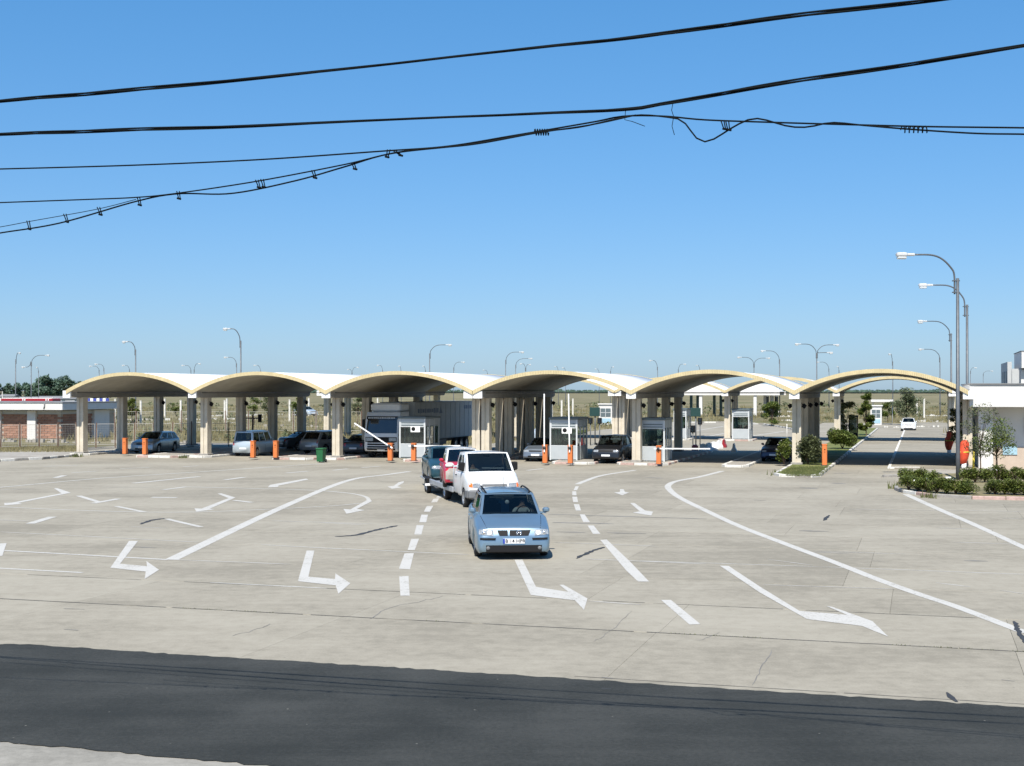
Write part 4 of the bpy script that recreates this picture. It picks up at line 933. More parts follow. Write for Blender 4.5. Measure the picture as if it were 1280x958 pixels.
# ================================================================ OVERHEAD WIRES
VW = 12.9
def wire(name, px, r, label, strands=1, twist=4.2, v=VW, grp='overhead cables', extend=True):
    P = [np.array(atv(x, y, v)) for x, y in px]
    P = bez(P, 14); P = [np.array(p) for p in P]
    s = [0.0]
    for a, b in zip(P[:-1], P[1:]): s.append(s[-1] + float(np.linalg.norm(b - a)))
    root = empty(name, tuple(P[0])); tag(root, label, 'cable', grp); o0 = P[0]
    e0 = (P[0] - P[3]); e0 = e0 / np.linalg.norm(e0); e1 = P[-1] - P[-4]; e1 = e1 / np.linalg.norm(e1)
    if extend:
        P = [P[0] + e0 * 14] + P + [P[-1] + e1 * 10]; s = [0.0] + [t + 14 for t in s] + [s[-1] + 24]
    Q = []; S = []
    nn = max(60, int(s[-1] / 0.09))
    for i in range(nn + 1):
        t = s[-1] * i / nn; Q.append(np.array([np.interp(t, s, [p[k] for p in P]) for k in range(3)])); S.append(t)
    av = np.array((AX, AY, 0.0)); zv = np.array((0, 0, 1.0))
    for k in range(strands):
        q = MB(); rr = r if strands == 1 else r * 0.60; pts = []
        for p, t in zip(Q, S):
            if strands > 1:
                ph = 2 * math.pi * (t / twist + k / strands) + 0.6 * math.sin(t * 0.9); am = r * (0.55 + 0.35 * math.sin(t * 0.83 + 1))
                p = p + av * am * math.cos(ph) + zv * am * math.sin(ph)
            pts.append(p - o0)
        q.tube(pts, rr, 6); q.build('strand', 'wire', root)
    return root
wire('cable', [(-40, 130.5), (0, 126.5), (160, 113), (320, 98), (480, 81), (640, 63), (800, 46), (960, 24), (1090, 9), (1190, -3), (1330, -22)], .0170, 'topmost thick twisted black cable leaving the frame at the top', 3)
wire('cable', [(-40, 168.5), (0, 168), (160, 162.5), (320, 157.5), (480, 150), (640, 143.5), (780, 137), (830, 130), (960, 107), (1120, 83), (1280, 57.5), (1340, 48)], .016, 'thick twisted black cable rising to the right edge', 3)
wire('cable', [(-40, 212.5), (0, 211.5), (160, 207), (320, 200), (480, 189), (560, 183), (640, 170), (740, 153), (780, 145.5), (830, 145.5), (880, 150), (960, 153), (1060, 156), (1160, 158.5), (1280, 160), (1340, 161)], .0085, 'thin black cable entering at mid left and running straight right', 1, v=VW + .05)
wire('cable', [(-40, 255), (0, 253.5), (110, 249.5), (170, 247), (220, 242), (320, 227), (430, 206), (500, 190), (590, 181), (668, 167), (740, 156), (795, 144)], .0075, 'thin black cable sagging below the others from the left edge', 1, v=VW - .02, extend=False)
wire('cable', [(-40, 299), (0, 291.5), (75, 279), (170, 252), (222, 242.5), (290, 242), (370, 226), (430, 209), (490, 192), (590, 180.5), (670, 166), (725, 159), (770, 149), (800, 144), (840, 147.5), (855, 153), (872, 174), (888, 176), (915, 160), (935, 150), (952, 149), (985, 158), (1010, 159), (1040, 153.5), (1080, 157), (1140, 162), (1220, 167), (1280, 168), (1340, 170)], .0085, 'wavy lower black cable with a loop hanging right of the middle', 1, v=VW)
wire('cable', [(-40, 290), (0, 284), (40, 276.5), (120, 262), (170, 249.5)], .004, 'fine wire above the lowest cable at the left edge', 1, v=VW, extend=False)
def clip(x0, y0, x1, y1, label, r=.006):
    a, b = atv(x0, y0, VW - .01), atv(x1, y1, VW - .01); q = MB(); c = [(a[i] + b[i]) / 2 for i in range(3)]
    A = [a[i] - c[i] for i in range(3)]; B = [b[i] - c[i] for i in range(3)]; s_ = .014
    for k in (-1, 1): q.tube([(A[0] + k * s_, A[1], A[2]), (B[0] + k * s_ * .6, B[1] + .01, B[2])], r, 5)
    q.tube([(B[0] - .02, B[1], B[2]), (B[0] + .02, B[1] - .02, B[2] - .012)], r * 2, 6)
    o = q.build('cable_clip', 'wire', loc=c); tag(o, label, 'cable clip', 'clips tying the cables')
for i, (a, b, c, d_) in enumerate(((35, 276, 37, 286), (81, 267.5, 84, 277), (123, 259, 126, 268), (173, 246.5, 175, 256), (222.5, 239, 224, 248), (321, 225, 324, 234), (327.5, 224, 330, 233.5), (391, 213, 394, 222), (441, 204, 444, 211))):
    clip(a, b, c, d_, ('leftmost', 'second', 'third', 'fourth', 'fifth', 'left one of a close pair, sixth', 'right one of a close pair, seventh', 'eighth', 'ninth')[i] + ' small clip from the left on the lowest cables')
clip(486, 187, 484, 196, 'slanting wire tie where the thin cables cross, left leg'); clip(492, 188, 501, 194, 'slanting wire tie where the thin cables cross, right leg')
for i, (a, b, c, d_) in enumerate(((903, 151, 906, 161), (909, 152, 911, 162))): clip(a, b, c, d_, ('left', 'right') [i] + ' clip of the pair beside the hanging cable loop')
def coil(x0, x1, y, label):
    a, b = np.array(atv(x0, y, VW)), np.array(atv(x1, y, VW)); q = MB(); n = 60; pts = []
    for i in range(n + 1):
        t = i / n; p = (b - a) * (t - .5); g_ = t * 2 * math.pi * 6; pts.append((p[0], p[1] + .03 * math.cos(g_), p[2] + .03 * math.sin(g_)))
    q.tube(pts, .006, 5); o = q.build('wire_tie', 'wire', loc=tuple((a + b) / 2)); tag(o, label, 'wire tie', 'coiled wire ties')
coil(668, 686, 165.5, 'coiled wire tie on the lower cable left of the middle'); coil(1127, 1160, 162, 'coiled wire tie on the lower cable near the right edge')
for (pts, lab) in (([(841, 130), (839.5, 138), (842, 146), (840, 158), (843, 169)], 'loose thin wire end hanging from the second cable'), ([(782, 137), (781, 150), (790, 152), (806, 158)], 'short loose wire end hanging over the cable crossing')):
    P = [np.array(atv(x, y, VW)) for x, y in pts]; q = MB(); q.tube([tuple(p - P[0]) for p in P], .0035, 5); o = q.build('loose_wire', 'wire', loc=tuple(P[0])); tag(o, lab, 'wire')
# ================================================================ VEHICLES
def paint(name, c, metal=0.4, rough=0.32):
    return mat('paint_' + name, c, rough, metal=metal, coat=0.45, var=0.03, scale=3)
paint('blue', (0.225, 0.325, 0.41), 0.65); paint('white', (0.64, 0.65, 0.65), 0.0); paint('silver', (0.30, 0.35, 0.38), 0.6); paint('black', (0.012, 0.013, 0.016), 0.2)
paint('navy', (0.02, 0.03, 0.07), 0.3); paint('teal', (0.02, 0.06, 0.075), 0.3); paint('red', (0.45, 0.02, 0.045), 0.1); paint('grey', (0.33, 0.35, 0.36), 0.5); paint('dark', (0.05, 0.06, 0.07), 0.4); paint('ice', (0.44, 0.51, 0.56), 0.3)
paint('bluegrey', (0.15, 0.18, 0.22), 0.4); paint('skyblue', (0.06, 0.13, 0.28), 0.4)

def wheel_meshes(r, wd):
    key = ('wheel', r, wd)
    if key not in meshes:
        h = wd / 2
        q = MB(); q.lathe([(r * .64, -h * .9), (r * .8, -h), (r * .95, -h * .85), (r, -h * .5), (r, h * .5), (r * .95, h * .85), (r * .8, h), (r * .64, h * .9)], 24, 'x'); a = q.mesh('wheel', 'rubber')
        q = MB(); q.lathe([(r * .66, -h * .85), (r * .66, h * .85)], 24, 'x')
        q.lathe([(r * .66, -h * .85), (r * .60, -h * .9), (r * .56, -h * .55), (r * .54, -h * .4)], 24, 'x')
        q.lathe([(0.001, -h * .78), (r * .16, -h * .78), (r * .2, -h * .55), (r * .2, -h * .1)], 16, 'x')
        for k in range(6):
            g_ = 2 * math.pi * k / 6; c, s = math.cos(g_), math.sin(g_)
            P = [(-h * .72, r * .12, -r * .07), (-h * .72, r * .12, r * .07), (-h * .66, r * .60, r * .10), (-h * .66, r * .60, -r * .10)]
            q.add([(x, a_ * c - b_ * s, a_ * s + b_ * c) for x, a_, b_ in P], [(0, 1, 2, 3)])
        q.lathe([(0.001, h * .1), (r * .64, h * .1)], 20, 'x', mi=1)
        meshes[key] = (a, q.mesh('rim', ['rim', 'black_plastic']))
    return meshes[key]
def add_wheel(root, x, y, r, wd=.2):
    a, b = wheel_meshes(r, wd)
    o = bpy.data.objects.new('wheel', a); col.objects.link(o); o.parent = root; o.location = (x, y, r)
    if x > 0: o.rotation_euler = (0, 0, math.pi)
    m = bpy.data.objects.new('rim', b); col.objects.link(m); m.parent = o
    return o
def smooth_interp(ctrl):
    xs = [c[0] for c in ctrl]; ys = [c[1] for c in ctrl]
    P = bez(list(zip(xs, ys)), 6); X = [p[0] for p in P]; Y = [p[1] for p in P]
    o = np.argsort(X); X = np.array(X)[o]; Y = np.array(Y)[o]
    return lambda t: float(np.interp(t, X, Y))

def make_car(label, loc, heading, S, col_, cat='car', group=None, name='car', z=0.0, scale=1.0):
    """S: dict with L, W, H, top (y,z), plan (y,factor), cowl, rf, rr, rb (y of the greenhouse corners), r, axf, axr, side windows"""
    L, W, H = S['L'], S['W'], S['H']; r = S['r']; zb = S.get('zb', .20); pm = 'paint_' + col_
    root = empty(name, (loc[0], loc[1], z), heading); root.scale = (scale,) * 3; tag(root, label, cat, group)
    top = smooth_interp(S['top']); plan = smooth_interp(S['plan']); Y0 = -L / 2
    cowl, rf, rr, rb = S['cowl'], S['rf'], S['rr'], S['rb']
    Ra = r + .055; ys = set(np.round(np.linspace(0, L, int(L / .09)), 4)) | {0, .02, .05, .09, .14, L - .02, L - .06, L}
    for ax in (S['axf'], S['axr']):
        if ax is None: continue
        for g_ in np.linspace(0, math.pi, 13): ys.add(round(ax + Ra * math.cos(g_), 4))
        ys |= {round(ax - Ra - .005, 4), round(ax + Ra + .005, 4)}
    ys = sorted(y for y in ys if 0 <= y <= L)
    def low(y):
        b = zb + (.05 if y > L - .5 else 0) + max(0, .10 - y) * .4
        for ax in (S['axf'], S['axr']):
            if ax is not None and abs(y - ax) < Ra: b = max(b, r * .98 + math.sqrt(Ra * Ra - (y - ax) ** 2))
        return b
    rings = []
    for y in ys:
        zt, zl, hw = top(y), low(y), W / 2 * plan(y)
        cab = cowl + .25 < y < rb - .12
        z2 = max(zl + .015, min(zb + .10, zt - .2)); z3 = max(zl + .03, zb + (zt - zb) * .42); z4 = max(zl + .045, zt - .20); z5 = max(zl + .055, zt - .075); z6 = zt - .012
        half = [(0, zl), (hw * .945, zl), (hw * .985, z2), (hw, z3), (hw * .99, z4), (hw * .965, z5), (hw * .90, z6)]
        if cab: half += [(hw * .86, z6 - .02), (hw * .84, .52), (0, .48)]
        else: cr = .03 * S.get('crown', 1); half += [(hw * .72, zt + cr * .45), (hw * .40, zt + cr * .85), (0, zt + cr)]
        rings.append((y, half))
    q = MB(); n = len(rings[0][1]); vs = []
    for y, half in rings:
        vs += [(x, Y0 + y, z_) for x, z_ in half]
    for y, half in rings: vs += [(-x, Y0 + y, z_) for x, z_ in half]
    q.v = [tuple(p) for p in vs]; off = len(rings) * n
    for i in range(len(rings) - 1):
        cab = cowl + .25 < rings[i][0] < rb - .12 and cowl + .25 < rings[i + 1][0] < rb - .12
        for j in range(n - 1):
            a, b, c, d_ = i * n + j, (i + 1) * n + j, (i + 1) * n + j + 1, i * n + j + 1
            mi = 1 if (cab and j >= 6) else (2 if j == 0 else 0)
            if j == 1 and S.get('trim'): mi = 2
            q.f.append((a, b, c, d_)); q.m.append(mi); q.sm.append(True)
            q.f.append((off + d_, off + c, off + b, off + a)); q.m.append(mi); q.sm.append(True)
    for i, rev in ((0, 0), (len(rings) - 1, 1)):
        f = [i * n + j for j in range(n)] + [off + i * n + j for j in reversed(range(n))]
        q.f.append(tuple(f)); q.m.append(0); q.sm.append(True)
    body_verts, body_faces = list(q.v), list(q.f)
    me = q.mesh('body', [pm, 'interior', 'black_plastic']); b_ = bmesh.new(); b_.from_mesh(me); bmesh.ops.remove_doubles(b_, verts=b_.verts, dist=.0005); bmesh.ops.recalc_face_normals(b_, faces=b_.faces); b_.to_mesh(me); b_.free()
    body = bpy.data.objects.new('body', me); col.objects.link(body); body.parent = root
    bvh = BVHTree.FromPolygons([Vector(p) for p in body_verts], body_faces)
    # greenhouse
    hb, hr = W / 2 * S.get('gb', .885), W / 2 * S.get('gr', .69)
    gz = lambda y: top(y) - .03
    zr = H - .045
    fr = MB(); panes = {}
    hbc = W / 2 * S.get('gc', .84)
    C = {'A': (hbc, cowl, gz(cowl) + .01), 'a': (hr, rf, zr), 'B': (W / 2 * S.get('gbr', .84), rb, gz(rb)), 'b': (hr * .985, rr, zr - S.get('drop', .02))}
    def P3(k, s): x, y, z_ = C[k]; return Vector((s * x, Y0 + y, z_))
    def panel(p00, p10, p01, p11, S_, T_, opens, bow, nm):
        def pt(s, t):
            p = p00 * (1 - s) * (1 - t) + p10 * s * (1 - t) + p01 * (1 - s) * t + p11 * s * t
            return p + bow * (1 - (2 * s - 1) ** 2) * (1 - .25 * t) + bow * .25 * (1 - (2 * t - 1) ** 2)
        for i in range(len(S_) - 1):
            for j in range(len(T_) - 1):
                sm, tm = (S_[i] + S_[i + 1]) / 2, (T_[j] + T_[j + 1]) / 2
                quad = [pt(S_[i], T_[j]), pt(S_[i + 1], T_[j]), pt(S_[i + 1], T_[j + 1]), pt(S_[i], T_[j + 1])]
                hit = None
                for k, (a, b, c, d_) in enumerate(opens):
                    if a < sm < b and c < tm < d_: hit = k
                if hit is None: fr.add(quad, [(0, 1, 2, 3)], 0, True)
                else: panes.setdefault((nm, hit), MB()).add(quad, [(0, 1, 2, 3)], 0, True)
    lin = lambda a, b, k: list(np.linspace(a, b, k))
    f = Vector((0, -1, .35)) * S.get('bow', .07)
    panel(P3('A', -1), P3('A', 1), P3('a', -1), P3('a', 1), [0] + lin(.045, .955, 9) + [1], [0] + lin(.03, .95, 4) + [1], [(.045, .955, .03, .95)], f, 'windscreen')
    if S.get('rear_glass', True):
        panel(P3('B', 1), P3('B', -1), P3('b', 1), P3('b', -1), [0] + lin(.08, .92, 6) + [1], [0] + lin(.08, .88, 3) + [1], [(.08, .92, .08, .88)], Vector((0, .04, .01)), 'rear_window')
    else: panel(P3('B', 1), P3('B', -1), P3('b', 1), P3('b', -1), lin(0, 1, 5), lin(0, 1, 3), [], Vector((0, .02, 0)), 'rear_window')
    wins = S['side']
    cuts = sorted({0, 1} | {x for w_ in wins for x in w_})
    for s in (-1, 1):
        opens = [(a, b, .06, .88) for a, b in wins]
        panel(P3('A', s), P3('B', s), P3('a', s), P3('b', s), cuts, [0, .06, .47, .88, 1], opens, Vector((s * .05, 0, 0)), 'side_window' + ('L' if s < 0 else 'R'))
    # roof
    rows = []
    for i in range(7):
        t = i / 6; y = Y0 + rf + (rr - rf) * t; zz = zr - S.get('drop', .02) * t; wv = hr * (1 - .015 * t); row = []
        for j in range(9):
            s = -1 + j / 4; row.append((s * wv, y - (f.y * -1) * (1 - s * s) * (.75 if i == 0 else 0) + (0.04 * (1 - s * s) if i == 6 else 0), zz + .05 * (1 - s * s) * math.sin(math.pi * (.18 + .64 * t)) + .012 * (1 - s * s)))
        rows.append(row)
    fr.grid(rows); gh = fr.build('cabin_frame', S.get('roofmat', pm), root, weld=True)
    for (nm, k), pb in panes.items():
        nm2 = 'side_window' if nm.startswith('side') else nm
        pb.build(nm2, S.get('glass', 'car_glass'), root, weld=True)
    # inside
    q = MB()
    nrow = S.get('seat_rows', [cowl + .95, cowl + 1.85])
    zs = top(cowl + .6)
    for yy in nrow:
        for s in (-1, 1):
            q.bbox((s * W * .21, Y0 + yy, .62), (W * .28, .5, .16), .03); q.bbox((s * W * .21, Y0 + yy + .27, .88), (W * .27, .13, .55), .03); q.bbox((s * W * .21, Y0 + yy + .31, 1.24 if H > 1.35 else 1.15), (.24, .09, .17), .03)
    q.build('seats', 'seat_cloth', root)
    q = MB(); q.bbox((0, Y0 + cowl + .36, zs - .06), (W * .80, .34, .16), .04); dash = q.build('dashboard', 'interior', root)
    q = MB(); pts = [(W * .21 + .18 * math.cos(g_), Y0 + cowl + .56, zs - .02 + .18 * math.sin(g_)) for g_ in np.linspace(0, 2 * math.pi, 17)]; q.tube(pts, .016, 5); q.build('steering_wheel', 'interior', dash)
    q = MB(); q.bbox((0, Y0 + rf - .02, zr - .12), (.22, .03, .07), .01); q.build('rear_mirror', 'interior', root)
    # wheels
    for ax in (S['axf'], S['axr']):
        if ax is None: continue
        for s in (-1, 1): add_wheel(root, s * (W / 2 - .115), Y0 + ax, r)
    # underside
    q = MB(); q.box((0, 0, zb + .08), (W * .78, L * .8, .10)); q.build('underbody', 'black_plastic', root)
    # projected details
    def patch(nm, outline, m, side='front', d_=.008, parent=None, N=1, smooth=True, thick=.0):
        """outline: quads as list of 4 (a,z) corners; projected on the body"""
        q = MB(); nx, nz = N if isinstance(N, tuple) else (N, N)
        c = [np.array(p, float) for p in outline]; rows = []
        for j in range(nz + 1):
            row = []
            for i in range(nx + 1):
                s, t = i / nx, j / nz; p = c[0] * (1 - s) * (1 - t) + c[1] * s * (1 - t) + c[2] * s * t + c[3] * (1 - s) * t
                if side == 'front': o_, dr = Vector((p[0], Y0 - 3, p[1])), Vector((0, 1, 0))
                elif side == 'rear': o_, dr = Vector((p[0], -Y0 + 3, p[1])), Vector((0, -1, 0))
                elif side == 'left': o_, dr = Vector((-3, Y0 + p[0], p[1])), Vector((1, 0, 0))
                else: o_, dr = Vector((3, Y0 + p[0], p[1])), Vector((-1, 0, 0))
                h = bvh.ray_cast(o_, dr)[0]
                if h is None: h = o_ + dr * (3.06 if side in ('front', 'rear') else 3 - W / 2)
                row.append(h - dr * d_)
            rows.append(row)
        q.grid(rows, 0, smooth)
        # rim walls so the piece has depth
        dr2 = dr * (d_ + .01)
        ring = [r_[0] for r_ in rows] + rows[-1][1:] + [r_[-1] for r_ in reversed(rows[:-1])] + list(reversed(rows[0][1:-1]))
        k = len(ring); q.add(ring + [p + dr2 for p in ring], [(i, (i + 1) % k, k + (i + 1) % k, k + i) for i in range(k)])
        return q.build(nm, m, parent or root)
    for nm, outl, m, sd, dd, N in S.get('patch', []): patch(nm, outl, m, sd, dd, None, N)
    # door seams and handles
    for s, sd in ((-1, 'left'), (1, 'right')):
        for y in S.get('seams', [cowl + .35, cowl + 1.35, cowl + 2.2]):
            if y < L - .3: patch('door_seam', [(y, zb + .12), (y + .018, zb + .12), (y + .018, top(y) - .08), (y, top(y) - .08)], 'black_plastic', sd, .003, body, (1, 3))
        for y in S.get('handles', [cowl + 1.15, cowl + 2.0]):
            if y < L - .4: patch('door_handle', [(y, top(y) - .20), (y + .18, top(y) - .20), (y + .18, top(y) - .165), (y, top(y) - .165)], S.get('trimmat', pm), sd, .03, body)
    # mirrors
    for s in (-1, 1):
        q = MB(); yy = Y0 + cowl + .35; mx = s * (W / 2 * .86 + .13); mw, mh = S.get('mirror', (.17, .12))
        q.bbox((mx, yy, top(cowl + .4) + .05 + mh / 2 - .03), (mw, .13, mh), .035); q.box((s * W / 2 * .90, yy + .01, top(cowl + .4) + .015), (.2, .06, .04))
        mr = q.build('mirror', S.get('mirrormat', pm), root)
        q = MB(); q.box((mx, yy + .068, top(cowl + .4) + .05 + mh / 2 - .03), (mw * .8, .006, mh * .7)); q.build('mirror_glass', 'chrome', mr)
    return root, bvh, patch
MIR = lambda P: [(-x, z_) for x, z_ in (P[1], P[0], P[3], P[2])]
def std_patches(L, hz, hw, front=True, tail=None, plate=(.0, .42), grille=True):
    z0, z1, x0, x1 = hz[0], hz[1], hw[0], hw[1]; hl = [(x0, z0), (x1, z0 + .02), (x1 - .02, z1), (x0, z1)]
    P = [('headlight', hl, 'headlight', 'front', .012, (4, 2)), ('headlight', MIR(hl), 'headlight', 'front', .012, (4, 2))]
    if grille: P.append(('grille', [(-x0 + .05, z0 + .02), (x0 - .05, z0 + .02), (x0 - .03, z1 - .01), (-x0 + .03, z1 - .01)], 'black_plastic', 'front', .008, (6, 2)))
    P += [('bumper_intake', [(-x0 - .05, .27), (x0 + .05, .27), (x0 + .02, .37), (-x0 - .02, .37)], 'black_plastic', 'front', .006, (6, 1)),
          ('number_plate', [(-.26, plate[1] - .055), (.26, plate[1] - .055), (.26, plate[1] + .055), (-.26, plate[1] + .055)], 'plate_white', 'front', .018, (1, 1)),
          ('number_plate', [(-.26, plate[1] + .055), (.26, plate[1] + .055), (.26, plate[1] + .165), (-.26, plate[1] + .165)], 'plate_white', 'rear', .018, (1, 1))]
    if tail:
        tl = [(tail[0], tail[2]), (tail[1], tail[2]), (tail[1], tail[3]), (tail[0], tail[3])]
        P += [('tail_light', tl, 'taillight', 'rear', .012, (2, 2)), ('tail_light', MIR(tl), 'taillight', 'rear', .012, (2, 2))]
    return P
PLAN = lambda L: [(0, .85), (.05, .915), (.15, .95), (.4, .98), (.9, 1), (L * .5, 1.0), (L - .7, .985), (L - .2, .95), (L - .04, .90), (L, .86)]
# ---- station wagon (hero)
Lw = 4.68
WAGON = dict(L=Lw, W=1.82, H=1.47, r=.315, zb=.16, axf=.92, axr=3.62, top=[(0, .52), (.03, .60), (.07, .69), (.12, .745), (.25, .79), (.6, .87), (1.0, .945), (1.2, .975), (2.5, .985), (4.0, 1.0), (4.45, 1.0), (4.60, .93), (Lw, .80)], plan=PLAN(Lw),
             cowl=1.12, rf=1.93, rr=4.12, rb=4.50, side=[(.09, .37), (.40, .655), (.69, .93)], gr=.70, gc=.83, seams=[1.45, 2.40, 3.25], handles=[2.15, 3.02], seat_rows=[2.1, 3.0])
def wagon_spec(**k):
    d_ = dict(WAGON); d_.update(k); return d_
P_ = std_patches(Lw, (.58, .715), (.46, .82), tail=(.62, .80, .62, .98))
# hero: light blue wagon facing the camera
front = G(642.5, 700.5); HD = R(4.6)
hp = [('headlight', [(.49, .575), (.83, .605), (.82, .715), (.48, .715)], 'headlight', 'front', .014, (6, 3)), ('headlight', MIR([(.49, .575), (.83, .605), (.82, .715), (.48, .715)]), 'headlight', 'front', .014, (6, 3)),
      ('grille', [(-.34, .575), (-.145, .575), (-.145, .705), (-.40, .705)], 'black_plastic', 'front', .010, (4, 2)), ('grille', [(-.10, .575), (.34, .575), (.40, .705), (-.10, .705)], 'black_plastic', 'front', .010, (6, 2)),
      ('bumper_strip', [(.44, .475), (.80, .48), (.80, .53), (.43, .525)], 'black_plastic', 'front', .016, (5, 1)), ('bumper_strip', MIR([(.44, .475), (.80, .48), (.80, .53), (.43, .525)]), 'black_plastic', 'front', .016, (5, 1)),
      ('bumper_intake', [(-.66, .20), (.66, .20), (.66, .355), (-.66, .355)], 'black_plastic', 'front', .012, (10, 2)),
      ('bonnet_seam', [(.62, .735), (.633, .735), (.742, .955), (.73, .955)], 'black_plastic', 'front', .002, (1, 8)), ('bonnet_seam', MIR([(.62, .735), (.633, .735), (.742, .955), (.73, .955)]), 'black_plastic', 'front', .002, (1, 8)),
      ('bumper_lip', [(-.80, .165), (.80, .165), (.80, .20), (-.80, .20)], 'black_plastic', 'front', .01, (10, 1)),
      ('number_plate', [(-.26, .395), (.26, .395), (.26, .51), (-.26, .51)], 'plate_white', 'front', .022, (1, 1)), ('plate_band', [(-.26, .397), (-.215, .397), (-.215, .508), (-.26, .508)], 'plate_blue', 'front', .025, (1, 1)),
      ('tail_light', [(.62, .62), (.80, .62), (.80, .98), (.62, .98)], 'taillight', 'rear', .012, (2, 2)), ('tail_light', MIR([(.62, .62), (.80, .62), (.80, .98), (.62, .98)]), 'taillight', 'rear', .012, (2, 2))]
sc = 1.075
fx, fy = front; cx_, cy_ = fx - math.sin(HD) * -1 * 0, fy + Lw / 2 * sc
car, bv, pat = make_car('light blue station wagon with lit headlights leading the queue towards the camera', (fx + Lw / 2 * sc * -math.sin(HD) * 1, fy + Lw / 2 * sc * math.cos(HD)), HD, wagon_spec(patch=hp), 'blue', scale=sc)
YF = -Lw / 2
def hit(x, z_):
    h = bv.ray_cast(Vector((x, YF - 3, z_)), Vector((0, 1, 0)))[0]; return h.y
text('plate_lettering', 'B 14 HPR', .118, 'letter_black', car, (.03, min(hit(-.2, .45), hit(.2, .45), hit(0, .45)) - .027, .452), (R(90), 0, 0), sx=1.02)
for s in (-1, 1):
    for xx, rr_, mm in ((.575, .052, 'lit_lamp'), (.71, .042, 'chrome')):
        q = MB(); yy = hit(s * xx, .645) - .018; q.lathe([(.001, -.012), (rr_ * .8, -.012), (rr_, 0)], 14, 'y', (s * xx, yy, .645)); q.build('lamp_bulb', mm if mm != 'chrome' or s < 0 else 'chrome', car)
    q = MB(); yy = hit(s * .61, .29) - .016; q.lathe([(.001, -.012), (.036, -.012), (.045, 0)], 12, 'y', (s * .61, yy, .29)); q.build('fog_lamp', 'grey_trim', car)
    q = MB(); q.tube(bez([(s * .53, YF + 2.0, 1.43), (s * .56, YF + 2.15, 1.475), (s * .56, YF + 3.0, 1.49), (s * .55, YF + 3.95, 1.475), (s * .52, YF + 4.1, 1.43)], 6), .022, 8); q.build('roof_rail', 'black_plastic', car)
# round emblem of joined strokes on the grille
q = MB(); ex, ez = .12, .64; ey = hit(ex, ez) - .022; q.tube([(ex + .062 * math.cos(a_), ey, ez + .062 * math.sin(a_)) for a_ in np.linspace(0, 2 * math.pi, 19)], .008, 6)
for pl_ in ([(-.04, .042), (-.012, -.004), (0, .0), (.012, -.004), (.04, .042)], [(-.055, .018), (-.028, -.045), (0, .0), (.028, -.045), (.055, .018)]): q.tube([(ex + a_, ey - .002, ez + b_) for a_, b_ in pl_], .007, 5)
q.build('emblem', 'chrome', car)
q = MB(); q.lathe([(.001, 0), (.05, 0), (.055, .012), (.05, .02)], 14, 'y', (-.02, YF + 1.86, 1.22)); q.build('hanging_disc', 'plate_white', car)
q = MB(); q.tube([(.05, YF + 3.9, 1.46), (.05, YF + 4.05, 1.70)], .006, 5); q.build('aerial', 'black_plastic', car)
q = MB()
for s in (-1, 1): q.tube([(s * .05 + .2 * (s < 0) - .1, YF + 1.19, 1.0), (s * .05 + .45 * s, YF + 1.17, .998)], .012, 5)
q.build('wiper', 'black_plastic', car)
q = MB(); q.add([(-.45, YF + 1.915, 1.36), (.45, YF + 1.915, 1.36), (.46, YF + 1.88, 1.335), (-.46, YF + 1.88, 1.335)], [(0, 1, 2, 3)]); q.add([(-.46, YF + 1.88, 1.335), (.46, YF + 1.88, 1.335), (.46, YF + 1.90, 1.33), (-.46, YF + 1.90, 1.33)], [(0, 1, 2, 3)]); q.build('sun_visor', 'grey_trim', car)

# ---- compact types for the parked vehicles
Ls = 4.45
SEDAN = dict(L=Ls, W=1.70, H=1.42, r=.30, axf=.85, axr=3.45, top=[(0, .50), (.04, .60), (.09, .70), (.2, .76), (.6, .84), (1.1, .93), (2.5, .95), (3.6, .97), (3.9, .97), (4.25, .95), (4.38, .88), (Ls, .7)], plan=PLAN(Ls),
             cowl=1.1, rf=1.85, rr=3.05, rb=3.75, side=[(.11, .46), (.50, .86)], patch=std_patches(Ls, (.58, .70), (.44, .78), tail=(.5, .78, .66, .86)), drop=.03)
Lh = 4.05
HATCH = dict(L=Lh, W=1.68, H=1.45, r=.295, axf=.80, axr=3.30, top=[(0, .50), (.04, .60), (.09, .72), (.2, .79), (.6, .88), (.95, .96), (2.2, .97), (3.6, .99), (3.85, .97), (3.98, .9), (Lh, .78)], plan=PLAN(Lh),
             cowl=.95, rf=1.70, rr=3.35, rb=3.88, side=[(.11, .45), (.49, .80), (.83, .93)], patch=std_patches(Lh, (.60, .74), (.44, .78), tail=(.6, .77, .66, .95)))
Lu = 4.45
SUV = dict(L=Lu, W=1.80, H=1.68, r=.345, zb=.27, axf=.88, axr=3.55, top=[(0, .60), (.04, .72), (.09, .82), (.2, .90), (.6, .98), (1.0, 1.05), (2.4, 1.06), (3.9, 1.09), (4.25, 1.07), (4.38, .98), (Lu, .85)], plan=PLAN(Lu),
           cowl=1.02, rf=1.75, rr=3.75, rb=4.25, side=[(.10, .40), (.43, .70), (.73, .93)], gr=.74, patch=std_patches(Lu, (.70, .83), (.47, .84), tail=(.68, .84, .75, 1.05), plate=(0, .50)))
Lk = 4.0
KANGOO = dict(L=Lk, W=1.68, H=1.80, r=.30, axf=.80, axr=3.40, top=[(0, .52), (.04, .65), (.1, .80), (.3, .92), (.85, 1.05), (2.2, 1.06), (3.7, 1.08), (3.92, 1.05), (Lk, .95)], plan=[(0, .8), (.05, .87), (.15, .93), (.4, .975), (.9, 1), (2, 1), (3.6, 1), (3.9, .985), (Lk, .95)],
              cowl=.85, rf=1.45, rr=3.80, rb=3.94, side=[(.08, .36), (.40, .66), (.70, .95)], gr=.80, gb=.90, gbr=.90, patch=std_patches(Lk, (.66, .82), (.42, .76), tail=(.66, .80, .78, 1.03), plate=(0, .45)), bow=.05)
Lp = 4.6
